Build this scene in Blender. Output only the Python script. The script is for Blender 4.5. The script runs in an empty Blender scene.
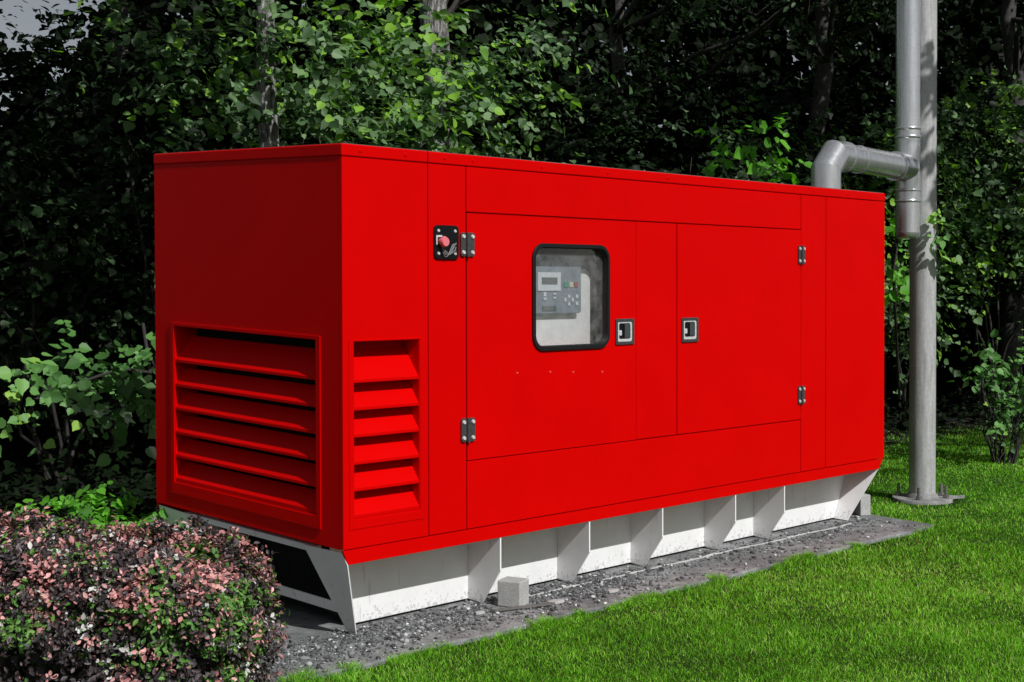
import bpy, bmesh, math, random
import numpy as np
from mathutils import Vector, Matrix
random.seed(7)
RNG = np.random.default_rng(11)
S = bpy.context.scene
COL = S.collection
PI = math.pi
# ------------------------------------------------------------------ layout
ZB = 0.405            # underside of the red enclosure above the slab
H, L, W, SY = 1.75, 4.569, 1.490, 0.0372   # enclosure height, length, width; the slab falls slightly towards the lawn
LAWN = -0.022
SUN_DIR = Vector((0.115, 1.0, -0.955)).normalized()

# ------------------------------------------------------------------ materials
def new_mat(name):
    m = bpy.data.materials.new(name); m.use_nodes = True
    nt = m.node_tree; b = nt.nodes['Principled BSDF']
    return m, nt, b
def node(nt, kind, **kw):
    n = nt.nodes.new(kind)
    for k, v in kw.items(): setattr(n, k, v)
    return n
def noise(nt, scale, detail=4, rough=0.55, coord='Object', stretch=None):
    tc = node(nt, 'ShaderNodeTexCoord'); n = node(nt, 'ShaderNodeTexNoise')
    n.inputs['Scale'].default_value = scale; n.inputs['Detail'].default_value = detail
    n.inputs['Roughness'].default_value = rough
    if stretch:
        mp = node(nt, 'ShaderNodeMapping'); mp.inputs['Scale'].default_value = stretch
        nt.links.new(tc.outputs[coord], mp.inputs['Vector']); nt.links.new(mp.outputs[0], n.inputs['Vector'])
    else:
        nt.links.new(tc.outputs[coord], n.inputs['Vector'])
    return n
def ramp(nt, src, stops, interp='LINEAR'):
    r = node(nt, 'ShaderNodeValToRGB'); cr = r.color_ramp; cr.interpolation = interp
    while len(cr.elements) < len(stops): cr.elements.new(0.5)
    for e, (p, c) in zip(cr.elements, stops):
        e.position = p; e.color = (c[0], c[1], c[2], 1) if len(c) == 3 else c
    nt.links.new(src, r.inputs[0]); return r
def mixc(nt, fac, a, b, mode='MIX'):
    m = node(nt, 'ShaderNodeMix', data_type='RGBA', blend_type=mode)
    for sock, v in ((m.inputs['Factor'], fac), (m.inputs['A'], a), (m.inputs['B'], b)):
        if hasattr(v, 'is_output'): nt.links.new(v, sock)
        elif isinstance(v, (int, float)): sock.default_value = v
        else: sock.default_value = (v[0], v[1], v[2], 1)
    return m.outputs['Result']
# sockets picked by type because the Mix node repeats its names
def mixrgb(nt, fac, a, b, mode='MIX'):
    m = node(nt, 'ShaderNodeMix', data_type='RGBA', blend_type=mode)
    fi = m.inputs[0]; ai = m.inputs[6]; bi = m.inputs[7]
    for sock, v in ((fi, fac), (ai, a), (bi, b)):
        if isinstance(v, bpy.types.NodeSocket): nt.links.new(v, sock)
        elif isinstance(v, (int, float)): sock.default_value = v
        else: sock.default_value = (v[0], v[1], v[2], 1)
    return m.outputs[2]
def bump(nt, b, src, strength=0.2, dist=0.01):
    bp = node(nt, 'ShaderNodeBump'); bp.inputs['Strength'].default_value = strength
    bp.inputs['Distance'].default_value = dist
    nt.links.new(src, bp.inputs['Height']); nt.links.new(bp.outputs[0], b.inputs['Normal'])
def simple(name, col, rough=0.5, metal=0.0, spec=0.5, var=0.0, vscale=30, bmp=0.0):
    m, nt, b = new_mat(name)
    b.inputs['Base Color'].default_value = (*col, 1); b.inputs['Roughness'].default_value = rough
    b.inputs['Metallic'].default_value = metal; b.inputs['Specular IOR Level'].default_value = spec
    if var:
        n = noise(nt, vscale)
        r = ramp(nt, n.outputs[0], [(0.3, [c*(1-var) for c in col]), (0.7, [min(1, c*(1+var)) for c in col])])
        nt.links.new(r.outputs[0], b.inputs['Base Color'])
        if bmp: bump(nt, b, n.outputs[0], bmp)
    return m
M = {}
def mk_red():
    m, nt, b = new_mat('red_paint')
    n = noise(nt, 3.0, 3); n2 = noise(nt, 900, 2)
    r = ramp(nt, n.outputs[0], [(0.3, (0.59, .0004, .0004)), (0.7, (0.63, .0005, .0005))])
    # thin dusty runs and specks
    st = noise(nt, 5.0, 6, 0.7, stretch=(9, 9, 1.1))
    sr = ramp(nt, st.outputs[0], [(0.62, (0, 0, 0)), (0.85, (1, 1, 1))])
    c = mixrgb(nt, sr.outputs[0], r.outputs[0], (0.52, .002, .002))
    nt.links.new(c, b.inputs['Base Color'])
    b.inputs['Roughness'].default_value = 0.42; b.inputs['Specular IOR Level'].default_value = 0.04
    bump(nt, b, n2.outputs[0], 0.04, 0.001)
    return m
M['red'] = mk_red()
def mk_grey():
    m, nt, b = new_mat('grey_white_frame_paint')
    n = noise(nt, 4.0, 6, 0.65); d = noise(nt, 55, 5, 0.7)
    geo = node(nt, 'ShaderNodeNewGeometry'); sep = node(nt, 'ShaderNodeSeparateXYZ')
    nt.links.new(geo.outputs['Position'], sep.inputs[0])
    # splashed soil towards the foot of the frame
    mr = node(nt, 'ShaderNodeMapRange'); mr.inputs['From Min'].default_value = 0.0; mr.inputs['From Max'].default_value = 0.13
    mr.inputs['To Min'].default_value = 0.50; mr.inputs['To Max'].default_value = 0.30
    nt.links.new(sep.outputs['Z'], mr.inputs['Value'])
    lt = node(nt, 'ShaderNodeMath', operation='LESS_THAN')
    nt.links.new(d.outputs[0], lt.inputs[0]); nt.links.new(mr.outputs[0], lt.inputs[1])
    mul = node(nt, 'ShaderNodeMath', operation='MULTIPLY'); mul.inputs[1].default_value = 0.5
    nt.links.new(lt.outputs[0], mul.inputs[0])
    base = ramp(nt, n.outputs[0], [(0.3, (0.74, 0.74, 0.74)), (0.55, (0.82, 0.82, 0.82))])
    c = mixrgb(nt, mul.outputs[0], base.outputs[0], (0.30, 0.29, 0.28))
    run = noise(nt, 6, 6, 0.7, stretch=(6, 6, .7)); rr_ = ramp(nt, run.outputs[0], [(0.60, (0, 0, 0)), (0.78, (.8, .8, .8))])
    c = mixrgb(nt, rr_.outputs[0], c, (0.36, 0.35, 0.34))
    nt.links.new(c, b.inputs['Base Color'])
    b.inputs['Roughness'].default_value = 0.5; b.inputs['Specular IOR Level'].default_value = 0.3
    return m
M['frame'] = mk_grey()
M['black_rubber'] = simple('black_rubber', (0.008, 0.008, 0.009), 0.5, spec=0.3)
M['black_plastic'] = simple('black_plastic', (0.006, 0.006, 0.007), 0.35, spec=0.25)
M['dark_inside'] = simple('interior_shade_black', (0.012, 0.012, 0.012), 0.8, spec=0.1, var=0.3)  # near-black: shade put into the colour of the added fillers
def mk_speck():
    m, nt, b = new_mat('speckled_foam')
    n = noise(nt, 170, 3, 0.7)
    r = ramp(nt, n.outputs[0], [(0.48, (0.05, 0.05, 0.053)), (0.70, (0.34, 0.34, 0.35))])
    nt.links.new(r.outputs[0], b.inputs['Base Color']); b.inputs['Roughness'].default_value = 0.8
    return m
M['speck'] = mk_speck()
M['chrome'] = simple('worn_chrome', (0.78, 0.78, 0.78), 0.3, 0.35, var=0.2, vscale=120)
M['hinge'] = simple('hinge_steel', (0.075, 0.072, 0.075), 0.42, 0.4, var=0.3, vscale=80)
M['button_red'] = simple('faded_red_button', (0.75, 0.17, 0.20), 0.4)
M['panel_white'] = simple('white_panel_paint', (0.8, 0.8, 0.8), 0.5, var=0.05, vscale=60)
M['control_grey'] = simple('slate_grey_plastic', (0.20, 0.235, 0.275), 0.5, var=0.08, vscale=80)
M['control_pale'] = simple('pale_grey_plastic', (0.62, 0.65, 0.68), 0.5)
M['lcd'] = simple('display_glass_grey', (0.10, 0.12, 0.12), 0.3)
M['green_key'] = simple('green_key', (0.02, 0.25, 0.14), 0.5)
M['amber_key'] = simple('straw_key', (0.55, 0.52, 0.35), 0.5)
M['dull_red_key'] = simple('dull_red_key', (0.35, 0.07, 0.07), 0.5)
M['wire'] = simple('pale_wire', (0.25, 0.25, 0.25), 0.5)
M['pale_rivet'] = simple('pink_worn_rivet', (0.7, 0.08, 0.07), 0.4)
def mk_glass():
    m, nt, b = new_mat('dusty_window_pane')
    out = nt.nodes['Material Output']
    tr = node(nt, 'ShaderNodeBsdfTransparent'); gl = node(nt, 'ShaderNodeBsdfGlossy'); df = node(nt, 'ShaderNodeBsdfDiffuse')
    tr.inputs[0].default_value = (0.95, 0.96, 0.96, 1)
    gl.inputs['Roughness'].default_value = 0.08
    fr = node(nt, 'ShaderNodeFresnel'); fr.inputs[0].default_value = 1.3
    mx = node(nt, 'ShaderNodeMixShader'); nt.links.new(fr.outputs[0], mx.inputs[0])
    nt.links.new(tr.outputs[0], mx.inputs[1]); nt.links.new(gl.outputs[0], mx.inputs[2])
    n = noise(nt, 14, 8, 0.75); n2 = noise(nt, 160, 3, 0.7)
    r = ramp(nt, n.outputs[0], [(0.4, (0.02, 0.02, 0.02)), (0.75, (0.16, 0.16, 0.16))])
    r2 = ramp(nt, n2.outputs[0], [(0.66, (0, 0, 0)), (0.74, (0.35, 0.35, 0.35))])
    s = mixrgb(nt, 1.0, r.outputs[0], r2.outputs[0], 'ADD')
    df.inputs[0].default_value = (0.5, 0.5, 0.5, 1)
    m2 = node(nt, 'ShaderNodeMixShader'); nt.links.new(s, m2.inputs[0])
    nt.links.new(mx.outputs[0], m2.inputs[1]); nt.links.new(df.outputs[0], m2.inputs[2])
    nt.links.new(m2.outputs[0], out.inputs['Surface'])
    return m
M['pane'] = mk_glass()
def mk_metal(name, col, rough, metal, streak=0.2, dirt=0.2, bmp=0.08):
    m, nt, b = new_mat(name)
    n = noise(nt, 7, 6, 0.65, stretch=(6, 6, 0.6)); n2 = noise(nt, 45, 5, 0.7)
    r = ramp(nt, n.outputs[0], [(0.3, [c*(1-streak) for c in col]), (0.7, [min(1, c*(1+streak*.6)) for c in col])])
    r2 = ramp(nt, n2.outputs[0], [(0.3, (0.75, 0.75, 0.75)), (0.6, (1, 1, 1))])
    c = mixrgb(nt, dirt*2, r.outputs[0], r2.outputs[0], 'MULTIPLY')
    nt.links.new(c, b.inputs['Base Color'])
    b.inputs['Metallic'].default_value = metal
    rr = node(nt, 'ShaderNodeMapRange'); rr.inputs['To Min'].default_value = rough*.75; rr.inputs['To Max'].default_value = rough*1.3
    nt.links.new(n2.outputs[0], rr.inputs['Value']); nt.links.new(rr.outputs[0], b.inputs['Roughness'])
    if bmp: bump(nt, b, n.outputs[0], bmp, 0.004)
    return m
M['duct'] = mk_metal('stainless_duct', (0.74, 0.74, 0.76), 0.25, 0.8, 0.16, 0.15, 0)
M['pole'] = mk_metal('galvanised_pole', (0.47, 0.47, 0.47), 0.5, 0.12, 0.28, 0.45)
M['bolt'] = mk_metal('rusty_bolt', (0.20, 0.19, 0.18), 0.6, 0.5)
def mk_concrete(name, a, bb, scale=6, damp=True):
    m, nt, b = new_mat(name)
    n = noise(nt, scale, 8, 0.7); n2 = noise(nt, scale*22, 5, 0.75); n3 = noise(nt, 1.7, 4, 0.6)
    r = ramp(nt, n.outputs[0], [(0.28, a), (0.72, bb)])
    r2 = ramp(nt, n2.outputs[0], [(0.32, (0.5, 0.5, 0.5)), (0.62, (1.15, 1.15, 1.15))])
    c = mixrgb(nt, 0.85, r.outputs[0], r2.outputs[0], 'MULTIPLY')
    if damp:
        r3 = ramp(nt, n3.outputs[0], [(0.42, (0.55, 0.55, 0.55)), (0.6, (1, 1, 1))])
        c = mixrgb(nt, 0.8, c, r3.outputs[0], 'MULTIPLY')
    nt.links.new(c, b.inputs['Base Color']); b.inputs['Roughness'].default_value = 0.9
    b.inputs['Specular IOR Level'].default_value = 0.2
    bump(nt, b, n2.outputs[0], 0.6, 0.006)
    return m
M['slab'] = mk_concrete('weathered_concrete', (0.11, 0.114, 0.114), (0.44, 0.455, 0.455), 10)
M['plate'] = mk_concrete('dirty_base_steel', (0.16, 0.16, 0.16), (0.42, 0.42, 0.42), 9, False)
M['block'] = mk_concrete('pale_concrete_block', (0.40, 0.40, 0.39), (0.55, 0.55, 0.54), 9, False)
M['mortar'] = mk_concrete('pale_mortar', (0.40, 0.40, 0.39), (0.62, 0.62, 0.60), 12, False)
def mk_gravel():
    m, nt, b = new_mat('gravel_stone')
    at = node(nt, 'ShaderNodeAttribute', attribute_name='tone')
    r = ramp(nt, at.outputs['Fac'], [(0, (0.03, 0.031, 0.031)), (0.5, (0.13, 0.135, 0.135)), (0.8, (0.34, 0.35, 0.35)), (1, (0.78, 0.78, 0.78))])
    nt.links.new(r.outputs[0], b.inputs['Base Color']); b.inputs['Roughness'].default_value = 0.85
    return m
M['gravel'] = mk_gravel()
M['roof'] = mk_concrete('grey_reflection_cover', (0.10, 0.09, 0.09), (0.20, 0.19, 0.18), 5, True)  # grey of the added roof cover, mutes its reflection in the flue
def mk_ground():
    m, nt, b = new_mat('soil_and_turf')
    n = noise(nt, 1.2, 6, 0.6); n2 = noise(nt, 60, 5, 0.7)
    r = ramp(nt, n.outputs[0], [(0.35, (0.018, 0.045, 0.008)), (0.65, (0.03, 0.07, 0.012))])
    r2 = ramp(nt, n2.outputs[0], [(0.3, (0.4, 0.4, 0.4)), (0.7, (1.1, 1.1, 1.1))])
    c = mixrgb(nt, 0.8, r.outputs[0], r2.outputs[0], 'MULTIPLY')
    nt.links.new(c, b.inputs['Base Color']); b.inputs['Roughness'].default_value = 0.95
    b.inputs['Specular IOR Level'].default_value = 0.1
    bump(nt, b, n2.outputs[0], 0.6, 0.02)
    return m
M['ground'] = mk_ground()
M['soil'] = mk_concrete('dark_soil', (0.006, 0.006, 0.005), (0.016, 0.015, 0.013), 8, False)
def mk_leaf(name, stops, rough=0.5, transl=0.25, spec=0.35, interp='LINEAR'):
    m, nt, b = new_mat(name); out = nt.nodes['Material Output']
    at = node(nt, 'ShaderNodeAttribute', attribute_name='tone')
    r = ramp(nt, at.outputs['Fac'], stops, interp)
    nt.links.new(r.outputs[0], b.inputs['Base Color'])
    b.inputs['Roughness'].default_value = rough; b.inputs['Specular IOR Level'].default_value = spec
    if transl:
        t = node(nt, 'ShaderNodeBsdfTranslucent'); mx = node(nt, 'ShaderNodeMixShader'); mx.inputs[0].default_value = transl
        bright = mixrgb(nt, 1.0, r.outputs[0], (1.25, 1.5, 0.6), 'MULTIPLY')
        nt.links.new(bright, t.inputs[0])
        nt.links.new(b.outputs[0], mx.inputs[1]); nt.links.new(t.outputs[0], mx.inputs[2]); nt.links.new(mx.outputs[0], out.inputs['Surface'])
    return m
M['leaf_broad'] = mk_leaf('broad_leaf', [(0, (0.010, 0.024, 0.008)), (0.4, (0.03, 0.07, 0.022)), (0.66, (0.10, 0.19, 0.075)), (0.86, (0.22, 0.33, 0.17)), (0.96, (0.15, 0.31, 0.07)), (1, (0.24, 0.46, 0.05))], spec=0.25, transl=0.33)  # upper tones brightened to carry sunlight on the lit foliage
M['leaf_sunny'] = mk_leaf('sun_brightened_leaf', [(0, (0.04, 0.11, 0.025)), (0.5, (0.10, 0.25, 0.055)), (0.85, (0.17, 0.36, 0.10)), (1, (0.28, 0.50, 0.07))], spec=0.3)  # lit copy of the leaf, sunlight put into the colour
M['leaf_shaded'] = mk_leaf('shade_darkened_leaf', [(0, (0.005, 0.011, 0.004)), (0.5, (0.013, 0.028, 0.010)), (0.8, (0.04, 0.085, 0.03)), (1, (0.14, 0.20, 0.11))], spec=0.18)  # shaded copy of the leaf, shade put into the colour
M['leaf_deep_shade'] = mk_leaf('deep_shade_leaf', [(0, (0.003, 0.006, 0.002)), (1, (0.009, 0.016, 0.007))], transl=0.0, spec=0.05)  # darkest copy, stands in for deep shade under the canopy
M['leaf_bright'] = mk_leaf('bright_leaf', [(0, (0.06, 0.20, 0.02)), (1, (0.16, 0.48, 0.03))], transl=0.3)
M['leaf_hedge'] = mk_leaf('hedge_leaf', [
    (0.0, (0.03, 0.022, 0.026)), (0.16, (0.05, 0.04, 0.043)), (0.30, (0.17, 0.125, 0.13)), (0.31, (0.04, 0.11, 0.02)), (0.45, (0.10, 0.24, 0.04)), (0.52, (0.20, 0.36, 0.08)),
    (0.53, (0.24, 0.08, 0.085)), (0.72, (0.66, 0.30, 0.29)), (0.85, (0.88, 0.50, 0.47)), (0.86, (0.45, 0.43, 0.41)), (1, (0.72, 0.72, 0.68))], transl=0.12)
M['grass'] = mk_leaf('grass_blade', [(0, (0.045, 0.15, 0.008)), (0.45, (0.16, 0.46, 0.018)), (0.75, (0.30, 0.68, 0.04)), (0.93, (0.58, 0.82, 0.20)), (0.97, (0.22, 0.24, 0.07)), (1, (0.32, 0.30, 0.14))], rough=0.55, transl=0.38, spec=0.2)
def mk_bark():
    m, nt, b = new_mat('grey_bark')
    n = noise(nt, 9, 7, 0.7, stretch=(5, 5, 1)); n2 = noise(nt, 2.2, 4)
    r = ramp(nt, n.outputs[0], [(0.35, (0.03, 0.028, 0.026)), (0.5, (0.18, 0.17, 0.165)), (0.66, (0.62, 0.61, 0.60))])
    nt.links.new(r.outputs[0], b.inputs['Base Color']); b.inputs['Roughness'].default_value = 0.9
    bump(nt, b, n.outputs[0], 0.9, 0.03)
    return m
M['bark'] = mk_bark()
M['dark_bark'] = simple('dark_bark', (0.05, 0.047, 0.044), 0.9, var=0.5, vscale=14)
M['twig'] = simple('dark_twig', (0.03, 0.026, 0.023), 0.85, var=0.3)

# ------------------------------------------------------------------ object helpers
def tag(o, label=None, cat=None, group=None, kind=None):
    if label: o['label'] = label
    if cat: o['category'] = cat
    if group: o['group'] = group
    if kind: o['kind'] = kind
    return o
def empty(name, loc, **kw):
    o = bpy.data.objects.new(name, None); o.location = loc; o.empty_display_size = 0.2
    COL.objects.link(o); return tag(o, **kw)
class MB:
    """collects shapes in world coordinates; build() makes ONE mesh object"""
    def __init__(s): s.v = []; s.f = []; s.smooth = []; s.marks = []
    def add(s, vs, fs, smooth=False):
        b = len(s.v); s.marks.append((b, len(s.f))); s.v += [tuple(v) for v in vs]
        s.f += [tuple(b+i for i in f) for f in fs]; s.smooth += [smooth]*len(fs); return s
    def box(s, x0, x1, y0, y1, z0, z1):
        vs = [(x, y, z) for z in (z0, z1) for y in (y0, y1) for x in (x0, x1)]
        return s.add(vs, [(0, 2, 3, 1), (4, 5, 7, 6), (0, 1, 5, 4), (2, 6, 7, 3), (0, 4, 6, 2), (1, 3, 7, 5)])
    def prism(s, poly, d0, d1):
        """poly: list of 3-D points; swept from +d0 to +d1 (vectors)"""
        n = len(poly); a = [Vector(p)+Vector(d0) for p in poly]; c = [Vector(p)+Vector(d1) for p in poly]
        fs = [tuple(range(n-1, -1, -1)), tuple(range(n, 2*n))] + [(i, (i+1) % n, n+(i+1) % n, n+i) for i in range(n)]
        return s.add(a+c, fs)
    def ring(s, outer, inner, d0, d1):
        """flat frame between two loops of equal length"""
        n = len(outer); d0 = Vector(d0); d1 = Vector(d1)
        vs = [Vector(p)+d0 for p in outer]+[Vector(p)+d0 for p in inner]+[Vector(p)+d1 for p in outer]+[Vector(p)+d1 for p in inner]
        fs = []
        for i in range(n):
            j = (i+1) % n
            fs += [(i, n+i, n+j, j), (2*n+i, 2*n+j, 3*n+j, 3*n+i), (i, j, 2*n+j, 2*n+i), (n+i, 3*n+i, 3*n+j, n+j)]
        return s.add(vs, fs)
    def tube(s, pts, radii, n=16, caps=True, smooth=True):
        pts = [Vector(p) for p in pts]
        if not isinstance(radii, (list, tuple)): radii = [radii]*len(pts)
        vs = []; fs = []; prev = None
        for i, p in enumerate(pts):
            t = (pts[min(i+1, len(pts)-1)]-pts[max(i-1, 0)]).normalized()
            if prev is None:
                u = t.orthogonal().normalized()
            else:
                u = (prev-t*prev.dot(t)).normalized()
            prev = u; w = t.cross(u)
            # mitre: widen the ring across a bend
            for k in range(n):
                a = 2*PI*k/n; vs.append(p+(u*math.cos(a)+w*math.sin(a))*radii[i])
        for i in range(len(pts)-1):
            for k in range(n):
                k2 = (k+1) % n; fs.append((i*n+k, i*n+k2, (i+1)*n+k2, (i+1)*n+k))
        s.add(vs, fs, smooth)
        if caps:
            b = len(s.v); s.v += [tuple(v) for v in vs[:n]+vs[-n:]]     # caps keep their own vertices so the sides shade round
            s.f += [tuple(b+k for k in range(n-1, -1, -1)), tuple(b+n+k for k in range(n))]; s.smooth += [False, False]
        return s
    def build(s, name, mat, parent=None, origin=(0, 0, 0), bevel=0, seg=2, shear=False, merge=False):
        ox, oy, oz = origin
        vs = [(x-ox, y-oy, z-oz+(SY*y if shear else 0)) for x, y, z in s.v]
        me = bpy.data.meshes.new(name); me.from_pydata(vs, [], s.f); me.update()
        me.polygons.foreach_set('use_smooth', s.smooth)
        if True:
            bm = bmesh.new(); bm.from_mesh(me)
            if merge: bmesh.ops.remove_doubles(bm, verts=bm.verts, dist=1e-5)
            bmesh.ops.recalc_face_normals(bm, faces=bm.faces); bm.to_mesh(me); bm.free()
        me.materials.append(mat)
        o = bpy.data.objects.new(name, me); COL.objects.link(o)
        if parent is not None: o.parent = parent
        else: o.location = origin
        if bevel:
            b = o.modifiers.new('bevel', 'BEVEL'); b.width = bevel; b.segments = seg; b.limit_method = 'ANGLE'; b.angle_limit = math.radians(40)
        return o
def each(mb, name, mat, parent=None, origin=(0, 0, 0), **kw):
    """every shape that was added becomes an object of its own"""
    out = []; mk = mb.marks+[(len(mb.v), len(mb.f))]
    for (v0, f0), (v1, f1) in zip(mk[:-1], mk[1:]):
        m = MB(); m.v = mb.v[v0:v1]; m.f = [tuple(i-v0 for i in f) for f in mb.f[f0:f1]]; m.smooth = mb.smooth[f0:f1]
        out.append(m.build(name, mat, parent, origin, **kw))
    return out
def copy_tree(o, parent=None):
    c = o.copy(); COL.objects.link(c)
    if parent is not None: c.parent = parent
    for ch in list(o.children): copy_tree(ch, c)
    return c
def rrect(x0, x1, z0, z1, r, y, k=8):
    pts = []
    for cx, cz, a0 in ((x1-r, z1-r, 0), (x0+r, z1-r, 90), (x0+r, z0+r, 180), (x1-r, z0+r, 270)):
        for i in range(k+1):
            a = math.radians(a0+90*i/k); pts.append((cx+r*math.cos(a), y, cz+r*math.sin(a)))
    return pts
def rect_like(x0, x1, z0, z1, y, k=8):
    pts = []
    for c in ((x1, z1), (x0, z1), (x0, z0), (x1, z0)): pts += [(c[0], y, c[1])]*(k+1)
    return pts

# ------------------------------------------------------------------ the generator
G = empty('generator', (L/2, W/2, 0), label='large red enclosed generator on a pale grey steel skid with louvres and a small window', cat='generator')
GO = (L/2, W/2, 0)
def gb(mb, name, mat, parent=G, bevel=0, merge=False, seg=2):
    return mb.build(name, mat, parent, GO, bevel, seg, True, merge)
def ge(mb, name, mat, parent=G, bevel=0): return each(mb, name, mat, parent, GO, bevel=bevel, shear=True)
z = lambda r: r+ZB
T = 0.022      # sheet thickness
# shell: back, right end, floor and backing strips behind the panel joints
b = MB()
b.box(0.002, L-0.002, W-T, W, z(0), z(H-0.06))
b.box(L-T, L, 0.001, W-T-0.001, z(0.001), z(H-0.06))
b.box(0.025, L-0.03, T+0.0015, W-0.03, z(0.004), z(0.016))
for x in (0.497, 0.737, 3.567, 3.85): b.box(x-0.03, x+0.03, T+0.001, T+0.006, z(0.01), z(1.69))
for x in (1.982, 2.335): b.box(x-0.03, x+0.03, T+0.001, T+0.006, z(0.36), z(1.45))
b.box(0.03, L-0.04, T+0.0065, T+0.010, z(-0.03), z(0.002)); b.box(0.77, 3.53, T+0.001, T+0.006, z(1.455), z(1.51)); b.box(0.77, 3.53, T+0.001, T+0.006, z(0.295), z(0.35))
gb(b, 'shell', M['red'])
# front skin panels with real joints between them
g = 0.0028
pn = MB()
px_ = [(0.497, 0.737, 0, 1.697), (0.737, 3.567, 1.482, 1.697), (0.737, 3.567, 0, 0.322), (1.982, 2.335, 0.322, 1.482), (3.567, 3.85, 0, 1.697), (3.85, L, 0, 1.697)]
for x0, x1, z0, z1 in px_:
    pn.box(x0+g, x1-(g if x1 < L else 0), 0, T, z(z0+g), z(z1-g))
ge(pn, 'front_panel', M['red'], bevel=0.0025)
# corner panel with the side louvre opening
LZ0, LZ1 = 0.128, 0.897
def louvre_blades(mb, axis, a0, a1, lips, top, deep=0.060):
    """blades slope inwards and up from their lips"""
    for k, lz in enumerate(lips):
        d = deep+0.032 if k == 0 else deep; rise = d*1.26; t = 0.003
        prof = [(0.002, lz-0.012), (0.002, lz), (0.006, lz+0.006), (d, lz+rise), (d, lz+rise-t*1.6), (0.006, lz-0.001), (0.005, lz-0.012)]
        if axis == 'x':
            mb.prism([(a0, p, z(q)) for p, q in prof], (0, 0, 0), (a1-a0, 0, 0))
        else:
            mb.prism([(p, a0, z(q)) for p, q in prof], (0, 0, 0), (0, a1-a0, 0))
LIPS = [0.732, 0.612, 0.495, 0.377, 0.261, 0.146]
c = MB()
o4 = lambda x0, x1, z0, z1: [(x1, 0, z(z1)), (x0, 0, z(z1)), (x0, 0, z(z0)), (x1, 0, z(z0))]
c.ring(o4(0.0, 0.497-g, 0+g, 1.697-g), o4(0.062, 0.440, LZ0, LZ1), (0, 0, 0), (0, T, 0))
# inner cheeks of the opening
c.box(0.0595, 0.0615, T+0.001, 0.13, z(LZ0-.01), z(LZ1+.01)); c.box(0.4405, 0.4425, T+0.001, 0.13, z(LZ0-.01), z(LZ1+.01))
gb(c, 'corner_panel', M['red'], bevel=0.002)
lv = empty('louvre', (0, 0, 0)); lv.parent = G
f = MB(); louvre_blades(f, 'x', 0.0625, 0.4395, LIPS, LZ1, 0.07)
f.box(0.0625, 0.4395, 0.001, 0.004, z(LZ0+0.001), z(0.133))
fl = gb(f, 'louvre_blades', M['red'], parent=lv)
f = MB(); f.ring(o4(0.033, 0.462, 0.085, 0.908), o4(0.058, 0.444, 0.125, 0.900), (0, -0.003, 0), (0, -0.0003, 0))
gb(f, 'louvre_frame', M['red'], parent=lv, bevel=0.001)
f = MB(); f.box(0.064, 0.439, 0.112, 0.117, z(0.10), z(0.93)); gb(f, 'shade_backing', M['red'], parent=lv)  # added red sheet, gives these louvre gaps their shadow red
# left end wall with the large louvre
c = MB()
q4 = lambda y0, y1, z0, z1, x=0: [(x, y0, z(z1)), (x, y1, z(z1)), (x, y1, z(z0)), (x, y0, z(z0))]
c.ring(q4(T+0.0005, W, 0, 1.697), q4(0.184, 1.312, LZ0, LZ1), (0.0005, 0, 0), (T, 0, 0))
c.box(T+0.001, 0.13, 0.1815, 0.1835, z(LZ0-.01), z(LZ1+.01)); c.box(T+0.001, 0.13, 1.3125, 1.3145, z(LZ0-.01), z(LZ1+.01))
gb(c, 'end_panel', M['red'], bevel=0.002)
lv2 = empty('louvre', (0, 0, 0)); lv2.parent = G; lv2['label'] = 'wide louvre in the shaded end wall'
f = MB(); louvre_blades(f, 'y', 0.1845, 1.3115, LIPS, LZ1)
f.box(0.001, 0.004, 0.1845, 1.3115, z(LZ0+0.001), z(0.133))
gb(f, 'louvre_blades', M['red'], parent=lv2)
f = MB(); f.ring(q4(0.150, 1.345, 0.068, 0.915), q4(0.182, 1.314, 0.126, 0.899), (-0.006, 0, 0), (-0.0003, 0, 0))
gb(f, 'louvre_frame', M['red'], parent=lv2, bevel=0.002)
f = MB(); f.box(0.142, 0.147, 0.175, 1.32, z(0.10), z(0.94)); gb(f, 'shade_backing', M['dark_inside'], parent=lv2)  # added dark sheet, stands in for the shade behind the blades
# roof cap, folded over the walls, in two lengths
r = MB()
r.box(-0.003, 0.497-g, -0.003, W+0.003, z(1.697), z(H)); r.box(0.497+g, L+0.002, -0.003, W+0.003, z(1.697), z(H))
rf = gb(r, 'roof_cap', M['red'], bevel=0.006, seg=3)
gb(MB().box(0.006, L-0.008, 0.006, W-0.006, z(H+0.0005), z(H+0.003)), 'reflection_cover', M['roof'], parent=rf)  # unseen grey cover added to keep red reflections off the flue
scr = MB()
for x in (0.10, 0.36, 0.60, 0.78, 1.25, 1.75, 2.25, 2.75, 3.25, 3.7, 4.1, 4.45):
    scr.tube([(x, -0.0032, z(1.724)), (x, -0.007, z(1.724))], [0.009, 0.006], 8)
ge(scr, 'screw', M['red'], parent=rf)
# skirt under the front edge, ends cut back
s_ = MB(); s_.prism([(0.0, 0.003, z(-0.002)), (0.028, 0.003, z(-0.066)), (4.505, 0.003, z(-0.066)), (4.563, 0.003, z(-0.002))], (0, 0, 0), (0, 0.012, 0))
gb(s_, 'skirt', M['red'], bevel=0.0015)
s_ = MB(); s_.prism([(0.0, W-0.003, z(-0.002)), (0.028, W-0.003, z(-0.066)), (4.505, W-0.003, z(-0.066)), (4.563, W-0.003, z(-0.002))], (0, 0, 0), (0, -0.012, 0))
gb(s_, 'skirt', M['red'])

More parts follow.
